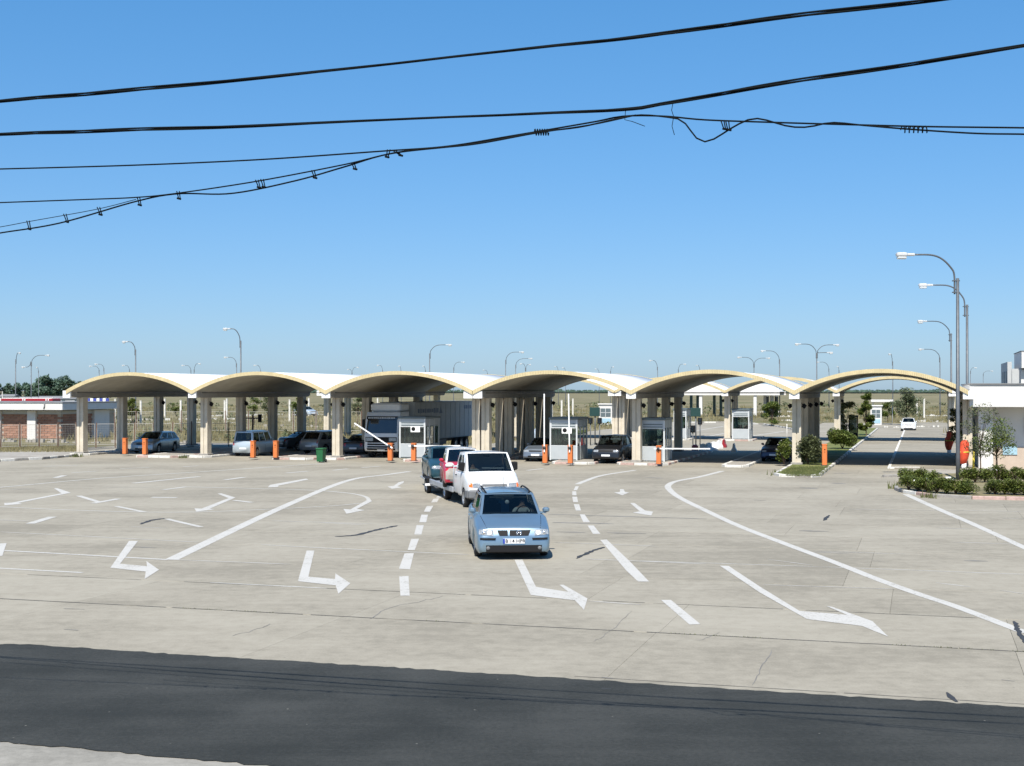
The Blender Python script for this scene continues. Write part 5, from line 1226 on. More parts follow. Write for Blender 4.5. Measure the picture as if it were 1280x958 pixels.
PICK = dict(SUV, patch=std_patches(Lu, (.70, .83), (.47, .84), tail=(.70, .84, .78, 1.0), plate=(0, .50)))
def place(px, py, yaw, S, c, label, end='front', scale=1.0, z=0.0, rel=True, **kw):
    """px,py: ground pixel under the middle of the nearest end; yaw 0 = nose along the lane towards the camera"""
    hd = (LANE if rel else 0) + yaw; x, y = G(px, py, z); L = S['L'] * scale
    s = 1 if end == 'front' else -1
    lx, ly = -math.sin(hd) * L / 2 * s, math.cos(hd) * L / 2 * s
    return make_car(label, (x + lx, y + ly), hd, S, c, scale=scale, z=z, **kw)
CG = 'cars waiting under the canopies'
place(177, 567.0, R(7), wagon_spec(patch=P_), 'silver', 'silver station wagon parked under the leftmost canopy bay', group=CG, scale=.98)
place(303.5, 570.8, R(180), KANGOO, 'ice', 'small pale van seen from behind under the second canopy bay', end='rear', group=CG, scale=.93, name='van', cat='van')
place(352, 563.5, R(140), SEDAN, 'dark', 'dark car just beyond the small pale van', end='rear', group=CG, scale=.98)
place(385.5, 568.5, R(168), PICK, 'grey', 'grey estate seen from behind, beside the green bin', end='rear', group=CG, scale=.95)
place(441, 570.5, R(184), SEDAN, 'dark', 'dark car seen from behind, left of the lorry', end='rear', group=CG, scale=.98)
place(669, 577.5, R(0), SEDAN, 'bluegrey', 'dark blue-grey saloon left of the middle booth', group=CG, scale=1.0)
place(757, 580.0, R(0), SUV, 'black', 'black car with bright headlamps between the two booths', group=CG, scale=.98)
place(967, 577.6, R(-2), SEDAN, 'navy', 'dark navy saloon beside the planted island', group=CG, scale=1.0)
place(757.5, 530.8, R(6), HATCH, 'skyblue', 'blue car approaching far behind the black car', group='cars far behind the canopies')
place(1135.5, 539.0, R(0), HATCH, 'white', 'white car standing at the far end of the right-hand lane', group='cars far behind the canopies', scale=.95)
place(392, 520.5, R(62), HATCH, 'ice', 'pale car driving across the field behind the left canopies', group='cars far behind the canopies', z=.55)
place(640, 545.0, R(0), HATCH, 'navy', 'dark car half hidden behind the twin middle columns', group='cars far behind the canopies')
place(676, 553.0, R(175), HATCH, 'ice', 'pale car glimpsed between the dark columns of the middle line', group='cars far behind the canopies', end='rear')

# ================================================================ TOW TRUCK WITH CAR ON ITS BED
Lt = 2.45
TR = dict(L=Lt, W=1.94, H=1.95, r=.33, zb=.36, axf=.88, axr=None, top=[(0, .70), (.03, .86), (.08, .96), (.25, 1.06), (.55, 1.18), (.72, 1.26), (1.4, 1.26), (2.2, 1.26), (2.4, 1.26), (Lt, 1.25)], plan=[(0, .86), (.05, .91), (.15, .95), (.4, .98), (.9, 1), (1.6, 1), (2.2, 1), (Lt, 1)],
          cowl=.70, rf=1.35, rr=2.36, rb=2.42, side=[(.13, .30), (.36, .80)], gr=.80, gb=.93, gc=.90, gbr=.93, rear_glass=False, mirror=(.22, .30), mirrormat='black_plastic', seat_rows=[1.55], seams=[1.2, 2.2], handles=[2.0], trimmat='black_plastic', bow=.05, crown=.6,
          patch=[('headlight', [(.50, .75), (.78, .75), (.78, .90), (.52, .89)], 'headlight', 'front', .014, (3, 2)), ('headlight', MIR([(.50, .75), (.78, .75), (.78, .90), (.52, .89)]), 'headlight', 'front', .014, (3, 2)),
                 ('indicator', [(.79, .75), (.90, .76), (.90, .90), (.79, .90)], 'indicator', 'front', .014, (2, 2)), ('indicator', MIR([(.79, .75), (.90, .76), (.90, .90), (.79, .90)]), 'indicator', 'front', .014, (2, 2)),
                 ('grille', [(-.46, .78), (.46, .78), (.44, .86), (-.44, .86)], 'grey_trim', 'front', .01, (6, 1))])
hdT = R(13.5)
fl_ = Vector((*G(582.2, 634.0), 0))                                  # near front wheel on the ground
sT = 1.04; loc_wheel = Vector((-(1.94 / 2 - .115), -Lt / 2 + .88, 0)) * sT
rot = Matrix.Rotation(hdT, 3, 'Z'); oT = fl_ - rot @ loc_wheel
truck, bvT, patT = make_car('white flatbed tow truck behind the blue wagon, carrying a red car', (oT.x, oT.y), hdT, TR, 'white', cat='tow truck', name='tow_truck', scale=sT)
YT = -Lt / 2
q = MB(); q.bbox((0, YT + .10, .50), (1.86, .34, .32), .06)
for s in (-1, 1): q.bbox((s * .90, YT + .36, .50), (.12, .5, .30), .04)
q.build('bumper', 'grey_trim', truck)
q = MB(); q.bbox((0, YT + 5.05, .47), (2.0, 5.0, .08), .02)
for s in (-1, 1): q.bbox((s * .98, YT + 5.05, .50), (.08, 5.0, .20), .02)
q.build('bed', 'steel', truck)
q = MB()
for s in (-1, 1): q.box((s * .40, YT + 4.6, .33), (.10, 5.6, .18))
q.build('chassis', 'black_plastic', truck)
for s in (-1, 1):
    add_wheel(truck, s * .84, YT + 4.45, .33, .26)
    q = MB(); pts = [(s * .84, YT + 4.45 + .46 * math.cos(a_), .33 + .46 * math.sin(a_)) for a_ in np.linspace(.15, math.pi - .15, 9)]
    for a_, b_ in zip(pts[:-1], pts[1:]): q.add([(a_[0] - .16, *a_[1:]), (a_[0] + .16, *a_[1:]), (b_[0] + .16, *b_[1:]), (b_[0] - .16, *b_[1:])], [(0, 1, 2, 3)])
    q.build('mudguard', 'steel', truck)
q = MB(); q.tube([(-.95, YT + 2.6, .5), (-.95, YT + 2.6, 1.35), (.95, YT + 2.6, 1.35), (.95, YT + 2.6, .5)], .04, 8); q.build('headboard', 'steel', truck)
q = MB(); q.box((0, YT + 7.58, .40), (1.9, .06, .14)); q.build('rear_beam', 'black_plastic', truck)
for s in (-1, 1):
    q = MB(); q.box((s * .8, YT + 7.62, .40), (.26, .05, .10)); q.build('tail_light', 'taillight', truck)
q = MB(); q.bbox((.30, YT + 1.02, 1.36), (.5, .22, .02), .004); q.build('papers', 'plate_white', truck)
q = MB(); q.bbox((-.1, YT + .98, 1.37), (.3, .18, .02), .004); q.build('papers', 'plate_white', truck)
# driver: one continuous upper body, arm on the window sill
def driver(parent_loc, hd, label):
    me = bpy.data.meshes.new('person'); V = [(0, 0, 0), (0, 0, .28), (0, 0, .50), (0, -.01, .60), (0, -.02, .72), (-.19, 0, .47), (-.30, -.12, .26), (-.36, -.34, .26), (.19, 0, .47), (.28, -.16, .26), (.16, -.42, .30), (-.38, -.42, .28)]
    E = [(0, 1), (1, 2), (2, 3), (3, 4), (2, 5), (5, 6), (6, 7), (2, 8), (8, 9), (9, 10), (7, 11)]
    me.from_pydata(V, E, []); o = bpy.data.objects.new('person', me); col.objects.link(o)
    sk = o.modifiers.new('skin', 'SKIN'); rad = [.16, .15, .12, .055, .10, .075, .055, .045, .075, .055, .045, .04]
    for i, r_ in enumerate(rad): me.skin_vertices[0].data[i].radius = (r_, r_ * .85)
    me.skin_vertices[0].data[0].use_root = True
    o.modifiers.new('sub', 'SUBSURF').levels = 2; bpy.context.view_layer.update()
    dg = bpy.context.evaluated_depsgraph_get(); m2 = bpy.data.meshes.new_from_object(o.evaluated_get(dg)); bpy.data.objects.remove(o)
    m2.materials.clear(); m2.materials.append(mat('shirt_white', (.62, .62, .60), .8, var=.08, scale=6)); m2.materials.append(mat('skin_tone', (.45, .27, .19), .6, var=.08, scale=8)); m2.materials.append(mat('hair_dark', (.03, .022, .018), .8))
    for p in m2.polygons:
        c = p.center; p.use_smooth = True
        if c.z > .53 or (c.y < -.24): p.material_index = 1
        if c.z > .72 or (c.z > .62 and c.y > .03): p.material_index = 2
    o = bpy.data.objects.new('person', m2); col.objects.link(o); o.location = parent_loc; o.rotation_euler = (0, 0, hd); tag(o, label, 'person'); return o
pd = truck.matrix_basis @ Vector((-.44, YT + 1.66, .80)); driver(tuple(pd), hdT, 'person in a white shirt in the tow truck, arm at the open window')
pd = car.matrix_basis @ Vector((.37, YF + 2.05, .58)); driver(tuple(pd), HD, 'person in a pale shirt at the wheel of the light blue wagon')
# red car on the bed, bonnet off so the radiator shows
Lr = 3.9
REDC = dict(HATCH, W=1.62, H=1.50, roofmat='paint_white', glass='clear_glass', patch=[('headlight', [(.58, .62), (.76, .62), (.76, .76), (.58, .76)], 'black_plastic', 'front', .012, (2, 2)),
        ('radiator', [(-.72, .36), (.40, .36), (.40, .78), (-.72, .78)], 'kerb_grey', 'front', .03, (6, 3)), ('bumper_bar', [(-.76, .28), (.76, .28), (.76, .36), (-.76, .36)], 'grey_trim', 'front', .04, (6, 1)),
        ('tail_light', [(.6, .66), (.77, .66), (.77, .95), (.6, .95)], 'taillight', 'rear', .012, (2, 2)), ('tail_light', MIR([(.6, .66), (.77, .66), (.77, .95), (.6, .95)]), 'taillight', 'rear', .012, (2, 2))])
p0 = truck.matrix_basis @ Vector((-.22, YT + 4.85, .505))
rc, bvR, patR = make_car('red car with white roof and missing front riding on the tow truck bed', (p0.x, p0.y), hdT - R(8), REDC, 'red', z=p0.z, scale=1.0)
q = MB(); q.bbox((-.55, -Lh / 2 + .30, .88), (.34, .30, .22), .08); q.build('bundle', 'wall_white', rc)
# trailer behind with a dark wagon
tl = Vector((*G(535.5, 615.5), 0)); hdR = R(9)
rotR = Matrix.Rotation(hdR, 3, 'Z'); oR = tl - rotR @ Vector((-.95, .2, 0))
tr = empty('car_trailer', tuple(oR), hdR); tag(tr, 'low dark car trailer coupled behind the tow truck', 'trailer')
q = MB()
for s in (-1, 1): q.bbox((s * .62, 1.6, .36), (.46, 7.2, .07), .015)
q.box((0, 1.6, .30), (.9, 6.8, .06)); q.build('deck', 'steel', tr)
q = MB(); q.tube([(-.5, -2.1, .33), (0, -3.3, .38)], .05, 8); q.tube([(.5, -2.1, .33), (0, -3.3, .38)], .05, 8); q.build('drawbar', 'black_plastic', tr)
for s in (-1, 1):
    for y_ in (-.18, .52): add_wheel(tr, s * .98, y_, .29, .19)
    q = MB(); q.bbox((s * .98, .18, .62), (.26, 1.5, .06), .02); q.bbox((s * .98, -.58, .50), (.26, .05, .28), .015); q.build('mudguard', 'black_plastic', tr)
q = MB(); q.bbox((-1.0, -.64, .38), (.34, .03, .10), .008); q.build('number_plate', 'plate_white', tr)
p1 = tr.matrix_basis @ Vector((.02, 2.75, .395))
make_car('dark teal station wagon riding on the low trailer', (p1.x, p1.y), hdR, wagon_spec(patch=P_), 'teal', z=.395, scale=.97)

# ================================================================ LORRY
hdL = LANE; u0L = u_at(455, 80.6); u1L = u_at(497.5, 80.6); WL = u1L - u0L
lx, ly = UV((u0L + u1L) / 2, 80.6); lor = empty('lorry', (lx, ly, 0), hdL); tag(lor, 'white articulated lorry with grey box trailer behind the booth', 'lorry')
hw = WL / 2
prof = [(0.10, .42), (0.0, .62), (0.02, 1.35), (.06, 1.55), (.30, 2.62), (.50, 2.92), (2.0, 2.98), (2.0, .55)]
q = MB(); q.extr(prof, 'x', -hw, hw); cabm = q.build('cab', 'paint_white', lor)
bv_ = cabm.modifiers.new('bevel', 'BEVEL'); bv_.width = .07; bv_.segments = 3; bv_.limit_method = 'ANGLE'
def fy_(z_): 
    zs = [.42, .62, 1.35, 1.55, 2.62, 2.92]; ysv = [.10, 0, .02, .06, .30, .50]; return float(np.interp(z_, zs, ysv))
def slab(nm, x0, x1, z0, z1, m, d_=.02, parent=lor, inset=0.0):
    q = MB(); N = 5; rows = []
    for j in range(N):
        zz = z0 + (z1 - z0) * j / (N - 1); rows.append([(x0 + inset * j / (N - 1), fy_(zz) - d_, zz), (x1 - inset * j / (N - 1), fy_(zz) - d_, zz)])
    q.grid(rows); b = [(r_[k][0], r_[k][1] + d_ + .02, r_[k][2]) for r_ in (rows[0], rows[-1]) for k in (0, 1)]
    a = [rows[0][0], rows[0][1], rows[-1][0], rows[-1][1]]
    q.add(a + b, [(0, 1, 5, 4), (2, 6, 7, 3), (0, 4, 6, 2), (1, 3, 7, 5)]); return q.build(nm, m, parent)
ws = slab('windscreen', -hw + .10, hw - .10, 1.58, 2.50, 'booth_dark', .012, inset=.06)
ws.data.materials[0] = M['truck_glass']
vis = slab('sun_visor', -hw + .12, hw - .12, 2.46, 2.66, 'truck_glass', .10)
tx = text('visor_lettering', 'TRANSPORT', .13, 'lamp_head', lor, (-.02, fy_(2.56) - .125, 2.56), (R(90 - 12), 0, 0)); bpy.data.objects.remove(tx)
q = MB(); rr = random.Random(4)
x_ = -hw + .22
while x_ < hw - .3:
    w_ = rr.uniform(.05, .10); q.box((x_ + w_ / 2, fy_(2.56) - .105, 2.555), (w_, .012, .075)); x_ += w_ + rr.uniform(.02, .05)
q.build('visor_lettering', 'lamp_head', vis)
for k in range(3): slab('grille_bar', -hw + .24, hw - .24, .66 + k * .16, .76 + k * .16, 'black_plastic', .02)
for s in (-1, 1):
    x0, x1 = sorted((s * (hw - .62), s * (hw - .12)))
    slab('headlight', x0, x1, 1.08, 1.30, 'headlight', .02); 
slab('headlight_surround', -hw + .09, hw - .09, 1.03, 1.34, 'black_plastic', .01)
slab('number_plate', -.26, .26, .44, .55, 'plate_white', .06)
slab('bumper_intake', -hw + .2, hw - .2, .50, .62, 'black_plastic', .015)
q = MB(); q.bbox((0, 1.55, 3.22), (WL * .9, 1.5, .55), .10); q.build('air_deflector', 'paint_white', lor)
for s in (-1, 1):
    q = MB(); q.bbox((s * (hw + .16), .30, 2.15), (.16, .12, .62), .03); q.tube([(s * (hw - .02), .45, 2.5), (s * (hw + .15), .32, 2.45)], .025, 6); q.build('mirror', 'black_plastic', lor)
    q = MB(); q.box((s * (hw + .004), 1.15, 2.05), (.012, .95, .75)); q.build('side_window', 'truck_glass', lor)
    q = MB(); q.box((s * (hw + .003), .62, 1.2), (.01, .02, 1.2)); q.box((s * (hw + .003), 1.68, 1.5), (.01, .02, 1.8)); q.build('door_seam', 'black_plastic', lor)
    for y_ in (.95, 3.4, 11.4, 12.6, 13.8): add_wheel(lor, s * (hw - .17), y_, .46, .30)
q = MB(); q.box((0, 2.6, .62), (.9, 4.4, .25)); q.box((0, 9.0, .85), (WL * .85, 11.0, .18)); q.build('chassis', 'black_plastic', lor)
q = MB(); q.bbox((0, 8.95, 2.27), (WL + .12, 12.3, 2.55), .02); tb = q.build('trailer_box', 'tarp', lor)
q = MB()
for k in range(13): q.box((hw + .068, 2.9 + k * 1.0, 2.27), (.012, .03, 2.5))
for z_ in (1.02, 3.52): q.box((hw + .068, 8.95, z_), (.016, 12.26, .06))
q.build('tarp_seam', 'wall_grey', tb)
# blue print on the trailer side (block marks)
q = MB(); rr = random.Random(9); y_ = 3.4
while y_ < 7.2:
    l = rr.uniform(.18, .34); q.box((hw + .066, y_ + l / 2, 2.95), (.008, l, rr.uniform(.22, .34))); y_ += l + .09
q.add([(hw + .070, 7.5, 2.75), (hw + .070, 8.2, 2.75), (hw + .070, 7.85, 3.25)], [(0, 1, 2)])
for k in range(4): q.box((hw + .066, 13.0 + k * .42, 3.12), (.008, .30, .26))
q.build('tarp_print', 'tarp_print', tb)
q = MB(); q.box((hw - .02, 6.6, .75), (.04, 5.2, .34)); q.box((-hw + .02, 6.6, .75), (.04, 5.2, .34)); q.build('side_guard', 'grey_trim', lor)
# ================================================================ VEGETATION
def leaves(mb, c, rad, n, size, rr, shell=0.35, squash=1.0):
    """leaf-sized faces spread through an ellipsoid volume"""
    for _ in range(n):
        while True:
            p = np.array([rr.uniform(-1, 1) for _ in range(3)]); l = np.linalg.norm(p)
            if shell < l < 1: break
        p = p * np.array(rad); a = rr.uniform(0, 6.28); t = rr.uniform(-.9, .9); s = size * rr.uniform(.6, 1.4)
        ux = np.array((math.cos(a) * math.cos(t), math.sin(a) * math.cos(t), math.sin(t))); b = np.array((-math.sin(a), math.cos(a), rr.uniform(-.6, .6))); b /= np.linalg.norm(b)
        o = np.array(c) + p
        mb.add([o - ux * s, o + b * s * .45, o + ux * s, o - b * s * .45], [(0, 1, 2, 3)])
def tree(name, loc, h, cr, label, leaf='leaf_mid', trunk_h=.35, n=900, size=.12, seed=1, clumps=14, group=None, cat='tree', trunk_r=.06, flat=1.0):
    rr = random.Random(seed); root = empty(name, (*loc, 0)); tag(root, label, cat, group)
    q = MB(); lean = rr.uniform(-.06, .06) * h; th = h * trunk_h; tp = (lean, 0, th)
    q.tube([(0, 0, -.05), (lean * .4, 0, th * .5), tp, (lean * 1.4, .02, h * .8)], [trunk_r * 1.3, trunk_r, trunk_r * .8, trunk_r * .25], 7)
    cl = []
    for k in range(clumps):
        a = rr.uniform(0, 6.28); t = rr.random(); zz = th + (h - th) * (.08 + .9 * t); w_ = cr * (math.sin(math.pi * (.12 + .82 * t)) ** .7) * rr.uniform(.35, .95)
        c = (lean + w_ * math.cos(a), w_ * math.sin(a) * flat, zz); cl.append(c)
        if k % 2 == 0: q.tube([(lean * .9, 0, th * .85 + (zz - th) * .3), (c[0] * .6, c[1] * .6, zz * .9), c], [trunk_r * .5, trunk_r * .3, trunk_r * .1], 5)
    q.build('trunk', 'bark', root)
    m = MB()
    for c in cl: leaves(m, c, (cr * rr.uniform(.26, .46), cr * rr.uniform(.26, .46), cr * rr.uniform(.2, .36)), n // clumps, size, rr, .15)
    m.build('crown', leaf, root, fix=False); return root
def shrub(loc, rx, ry, h, label, leaf='leaf_dark', n=420, size=.07, seed=1, group=None, flowers=0, z=0.1, cat='shrub', name='shrub'):
    rr = random.Random(seed); root = empty(name, (*loc, z)); tag(root, label, cat, group)
    q = MB()
    for k in range(6):
        a = k * 1.05; q.tube([(0, 0, 0), (rx * .5 * math.cos(a), ry * .5 * math.sin(a), h * .7)], [.02, .008], 5)
    q.build('stems', 'bark', root)
    m = MB()
    for k in range(7):
        a = rr.uniform(0, 6.28); d_ = rr.uniform(.2, .62); c = (rx * d_ * math.cos(a), ry * d_ * math.sin(a), h * rr.uniform(.35, .72))
        leaves(m, c, (rx * .5, ry * .5, h * .32), n // 7, size, rr, .2)
    m.build('foliage', leaf, root, fix=False)
    if flowers:
        m = MB(); leaves(m, (0, 0, h * .6), (rx * .9, ry * .9, h * .4), flowers, .05, rr, .7); m.build('blossoms', 'flower', root, fix=False)
    return root
# hedge bed at right: low clipped shrubs in two rows
HG = 'low green hedge shrubs in the right-hand bed'
front = [(1136, 613), (1147, 614.5), (1159, 616), (1171, 617), (1183, 617.5), (1195, 618), (1207, 618.3), (1244, 618.5), (1256, 618.8), (1268, 619), (1281, 619.5)]
fn = ['leftmost', 'second', 'third', 'fourth', 'fifth', 'sixth', 'seventh', 'eighth', 'ninth', 'tenth', 'last']
for i, (px, py) in enumerate(front): shrub(G(px, py, .1), .50, .46, .66, f'{fn[i]} low green shrub from the left in the front hedge row', seed=20 + i, group=HG, flowers=(7 if i in (1, 2) else 0), n=1500, size=.05)
back = [(1131, 605), (1142, 604.5), (1153, 604.5), (1166, 606), (1210, 604), (1219, 603.8), (1231, 603.5), (1247, 603), (1258, 603), (1270, 603.2), (1282, 603.5)]
for i, (px, py) in enumerate(back): shrub(G(px, py, .1), .42, .42, .72 if i not in (6, 7) else .85, f'{fn[i]} low green shrub from the left in the back hedge row', 'leaf_dark' if i % 3 else 'leaf_mid', seed=50 + i, group=HG, flowers=(5 if i in (7, 8) else 0), n=1300, size=.05)
tree('tree', G(1226, 600), 3.55, .95, 'slender young tree with sparse leaves at the white building corner', 'leaf_olive', .32, 1500, .06, 11, 20, trunk_r=.035)
tree('tree', G(1246, 594.5), 2.75, 1.15, 'small spreading tree before the white building wall', 'leaf_mid', .36, 2300, .065, 12, 22, trunk_r=.05)
tree('tree', UV(ub - .9, vb + 3.0), 3.6, .55, 'narrow creeper-covered trunk between canopy and white building', 'leaf_olive', .3, 2200, .075, 13, 20, trunk_r=.09)
q = MB(); q.tube([(0, 0, 0), (.03, 0, 1.15)], .055, 10); q.lathe([(.055, 1.15), (.06, 1.16), (.001, 1.19)], 10, 'z', (.03, 0, 0)); o = q.build('bollard', 'yellow_pipe', loc=(*G(1216.5, 592.5), 0)); tag(o, 'yellow pipe bollard beside the white building corner', 'bollard')
q = MB(); q.bbox((-.3, 0, .15), (.26, .2, .30), .02); q.box((-.1, 0, .1), (.12, .15, .2)); o = q.build('marker_stone', 'wall_white', loc=(*G(1193.5, 604.5, .1), .1)); tag(o, 'small white stone block at the foot of the tallest lamp', 'stone')
# planted island by the sixth column
shrub(UV(-6.75 + .62, V0 - .15), .85, .75, 1.75, 'feathery blue-green shrub right of the sixth front column', 'leaf_olive', 5200, .075, 71)
shrub(UV(-6.75 - .72, V0 - .1), .55, .5, 1.45, 'small leafy shrub left of the sixth front column', 'leaf_mid', 2600, .07, 72, flowers=30)
shrub(G(1053, 561.5, .1), 1.1, 1.0, 1.55, 'large round green shrub on the island behind the orange barrier', 'leaf_mid', 7000, .085, 73, flowers=8)
tree('tree', G(1056, 551), 3.5, .8, 'reddish-green bushy tree beside the second row column', 'leaf_olive', .2, 3000, .09, 74, 18, trunk_r=.05)
tree('tree', G(1083, 546), 4.1, .85, 'dense green bushy tree along the right-hand lane', 'leaf_mid', .1, 7000, .10, 75, 26, trunk_r=.06)
tree('tree', G(1134, 531.5), 4.4, 1.75, 'grey-green round tree behind the white car at lane end', 'leaf_pale', .22, 3800, .14, 76, 26, trunk_r=.09)
tree('tree', G(1109, 527), 2.6, 1.1, 'small yellow-green tree right of the far white booth', 'leaf_mid', .25, 1800, .13, 77, 14)
tree('tree', G(964, 533), 2.9, 1.3, 'bright green young tree beyond the second canopy row', 'leaf_mid', .1, 4200, .11, 78, 18)
tree('tree', G(166, 532), 3.2, 1.05, 'small dark green tree behind the leftmost bay', 'leaf_dark', .35, 2600, .12, 79, 16)
tree('tree', G(127, 532), 2.6, 1.0, 'small yellow-green tree right of the brick building', 'leaf_mid', .3, 1900, .12, 80, 14)
for i, (px, py, h, lab) in enumerate(((318, 531, 3.6, 'thin young tree behind the second bay, left one'), (336, 529, 3.4, 'thin young tree behind the second bay, right one'), (372, 529, 3.2, 'young tree behind the third column line'), (446, 534, 3.4, 'yellowish young tree behind the lorry cab'), (220, 521, 2.2, 'low bush in the dry field behind the first bay'))):
    tree('tree', G(px, py), h, .95, lab, 'leaf_olive' if i % 2 else 'leaf_mid', .35, 1100, .11, 90 + i, 14, group='young trees behind the canopies')
# kiosk, booth and structures behind
x, y = aty(1066.5, 119.0); t = empty('kiosk', (x, y, 0), LANE); tag(t, 'dark narrow glazed cabin on the island edge of the right lane', 'kiosk')
q = MB(); q.bbox((0, .4, .3), (.74, .8, .6), .02); q.build('base', 'black_plastic', t)
q = MB(); q.bbox((0, .4, 2.05), (.80, .86, .16), .02); q.build('roof', 'black_plastic', t)
for s in (-1, 1):
    for y_ in (.05, .75): q = MB(); q.box((s * .35, y_, 1.29), (.06, .06, 1.36)); q.build('post', 'black_plastic', t)
for nm, c, d_ in (('pane', (0, .04, 1.28), (.62, .01, 1.35)), ('pane', (.35, .4, 1.28), (.01, .62, 1.35)), ('pane', (-.35, .4, 1.28), (.01, .62, 1.35))): q = MB(); q.box(c, d_); q.build(nm, 'car_glass', t)
def hut(px, Y, wpx, y0, y1, label, m='wall_white'):
    k = Y / F; x = (px - CX) * k; z0 = max(0, CAMH + (HOR - y1) * k); z1 = CAMH + (HOR - y0) * k; w_ = wpx * k; h = z1 - z0
    t = empty('kiosk', (x, Y, z0), LANE); tag(t, label, 'kiosk')
    q = MB(); q.box((0, .8, h / 2), (w_, 1.6, h)); q.build('wall', m, t)
    q = MB(); q.bbox((0, .8, h + .06), (w_ + .25, 1.9, .14), .02); q.build('roof', 'wall_white', t)
    q = MB(); q.box((0, -.012, h * .60), (w_ * .76, .03, h * .42)); wn = q.build('window', 'booth_dark', t)
    q = MB(); q.box((0, -.04, h * .60), (w_ * .78, .03, .06)); q.box((0, -.04, h * .60), (.06, .03, h * .42)); q.build('window_bar', 'booth_frame', wn)
    q = MB(); q.box((0, -.012, h * .2), (w_ * .8, .03, h * .22)); q.build('lower_panel', 'sign_blue', t)
hut(1095, 170, 13.5, 508, 531.5, 'white booth with dark window at the far end of the right lane')
x, y = aty(1102.5, 172); t = empty('awning', (x, y, 0), LANE); tag(t, 'flat white awning on posts above the far white booth', 'awning')
q = MB(); q.bbox((0, 1.5, 3.0), (2.7, 3.2, .28), .02); q.build('roof', 'wall_white', t)
for s in (-1, 1): q = MB(); q.tube([(s * 1.2, 2.8, 0), (s * 1.2, 2.8, 2.9)], .05, 6); q.build('post', 'white_paint', t)
hut(757, 172, 17, 506, 531, 'white glazed kiosk far behind the black car')
# third canopy: low white vaults with thick white beams, far behind
x, y = aty(907, 225); t = empty('canopy', (x, y, 0), LANE); tag(t, 'far white canopy on slim columns seen through the fifth arch', 'canopy')
for k in range(2):
    u_a = -6.3 + k * 7.6; q = MB(); rows = []
    for v_ in (-1.5, 9):
        rows.append([(u_a + 7.4 * i / 14, v_, 4.15 + 1.3 * math.sin(math.pi * i / 14)) for i in range(15)])
    q.grid(rows); q.add([(u_a + 7.4 * i / 14, -1.5, 4.15 + 1.3 * math.sin(math.pi * i / 14)) for i in range(15)], [tuple(range(15))]); q.build('vault', 'roof_white', t)
q = MB(); q.box((1.2, -1.6, 3.85), (15.6, .3, .62)); q.box((1.2, 9.0, 3.85), (15.6, .3, .62)); q.build('beam', 'wall_white', t)
for k, dx in enumerate((-3.9, 5.0)): q = MB(); q.box((dx, -1.3, 1.8), (.5, .5, 3.6)); q.build('column', 'wall_white', t)
for k, dx in enumerate((-6.2, -5.1, -2.3, -1.2, -.1, 1.0, 6.1, 7.2)): q = MB(); q.box((dx, 3.0, 1.8), (.42, .5, 3.6)); q.build('column', 'sign_green' if k < 6 else 'wall_grey', t)
for i, px in enumerate((959, 964.8, 970.5)):
    x, y = aty(px, 232); q = MB(); q.tube([(0, 0, 0), (0, 0, 3.6), (0, 0, 4.2)], [.3, .3, .36], 8); q.tube([(0, 0, 4.2), (0, 0, 5.2)], [.42, .02], 8); o = q.build('pylon', 'lamp_pole', loc=(x, y, 0)); tag(o, ('left', 'middle', 'right')[i] + ' one of three grey pointed pylons beside the far canopy', 'pylon', 'pointed pylons')
    q = MB(); q.box((0, -.3, 3.5), (.5, .1, .5)); q.build('plate', 'white_paint', o)
# traffic cone-like marker & thin white post by the navy car
x, y = aty(977.5, 112); q = MB(); q.tube([(0, 0, 0), (0, 0, 1.55)], .035, 6); o = q.build('marker_post', 'kerb_white', loc=(x + .4, y, 0)); tag(o, 'thin white marker post behind the navy saloon', 'post')
x, y = aty(977.5, 106); q = MB(); q.lathe([(.2, 0), (.2, .05), (.13, .06), (.04, .6), (.001, .62)], 12); o = q.build('traffic_cone', 'black_plastic', loc=(x, y, 0)); tag(o, 'dark traffic cone behind the navy saloon', 'cone')

# ================================================================ FIELD BEHIND: kerb rows, banks, posts, far objects
for i, (xa, ya, xb, yb, wd, m) in enumerate(((112, 526, 330, 524.5, .9, 'kerb_white'), (120, 531, 300, 529, .5, 'kerb_white'), (245, 520.5, 440, 518, .6, 'kerb_white'), (-20, 552, 96, 553.5, .30, 'paving'), (105, 553.5, 235, 554, .34, 'paving'),
        (330, 533, 470, 534, .4, 'paving'), (655, 516.5, 742, 516, .7, 'paving'), (1105, 534.5, 1180, 534.8, .5, 'kerb_white'), (945, 516, 1000, 515, .5, 'kerb_white'), (975, 526, 1003, 528, .5, 'kerb_white'), (960, 521, 1000, 521, .4, 'kerb_white'), (1135, 527, 1180, 527.5, .5, 'kerb_white'), (1150, 520, 1185, 520, .4, 'kerb_white'), (640, 530, 700, 528, .5, 'paving'))):
    A, B = np.array(G(xa, ya)), np.array(G(xb, yb)); dr = (B - A) / np.linalg.norm(B - A); nn = np.array((-dr[1], dr[0])); q = MB(); n = 26; rr = random.Random(i)
    for k in range(n):
        if rr.random() < .28: continue
        a, b = A + (B - A) * k / n, A + (B - A) * (k + rr.uniform(.6, .98)) / n; h = rr.uniform(.06, .3); w_ = wd * rr.uniform(.5, 1.2)
        c = (a + b) / 2; l = np.linalg.norm(b - a); q.box((c[0], c[1], h / 2 - .03), (l, w_, h), math.atan2(dr[1], dr[0]) + rr.uniform(-.03, .03))
    tag(q.build('kerb', m), kind='structure')
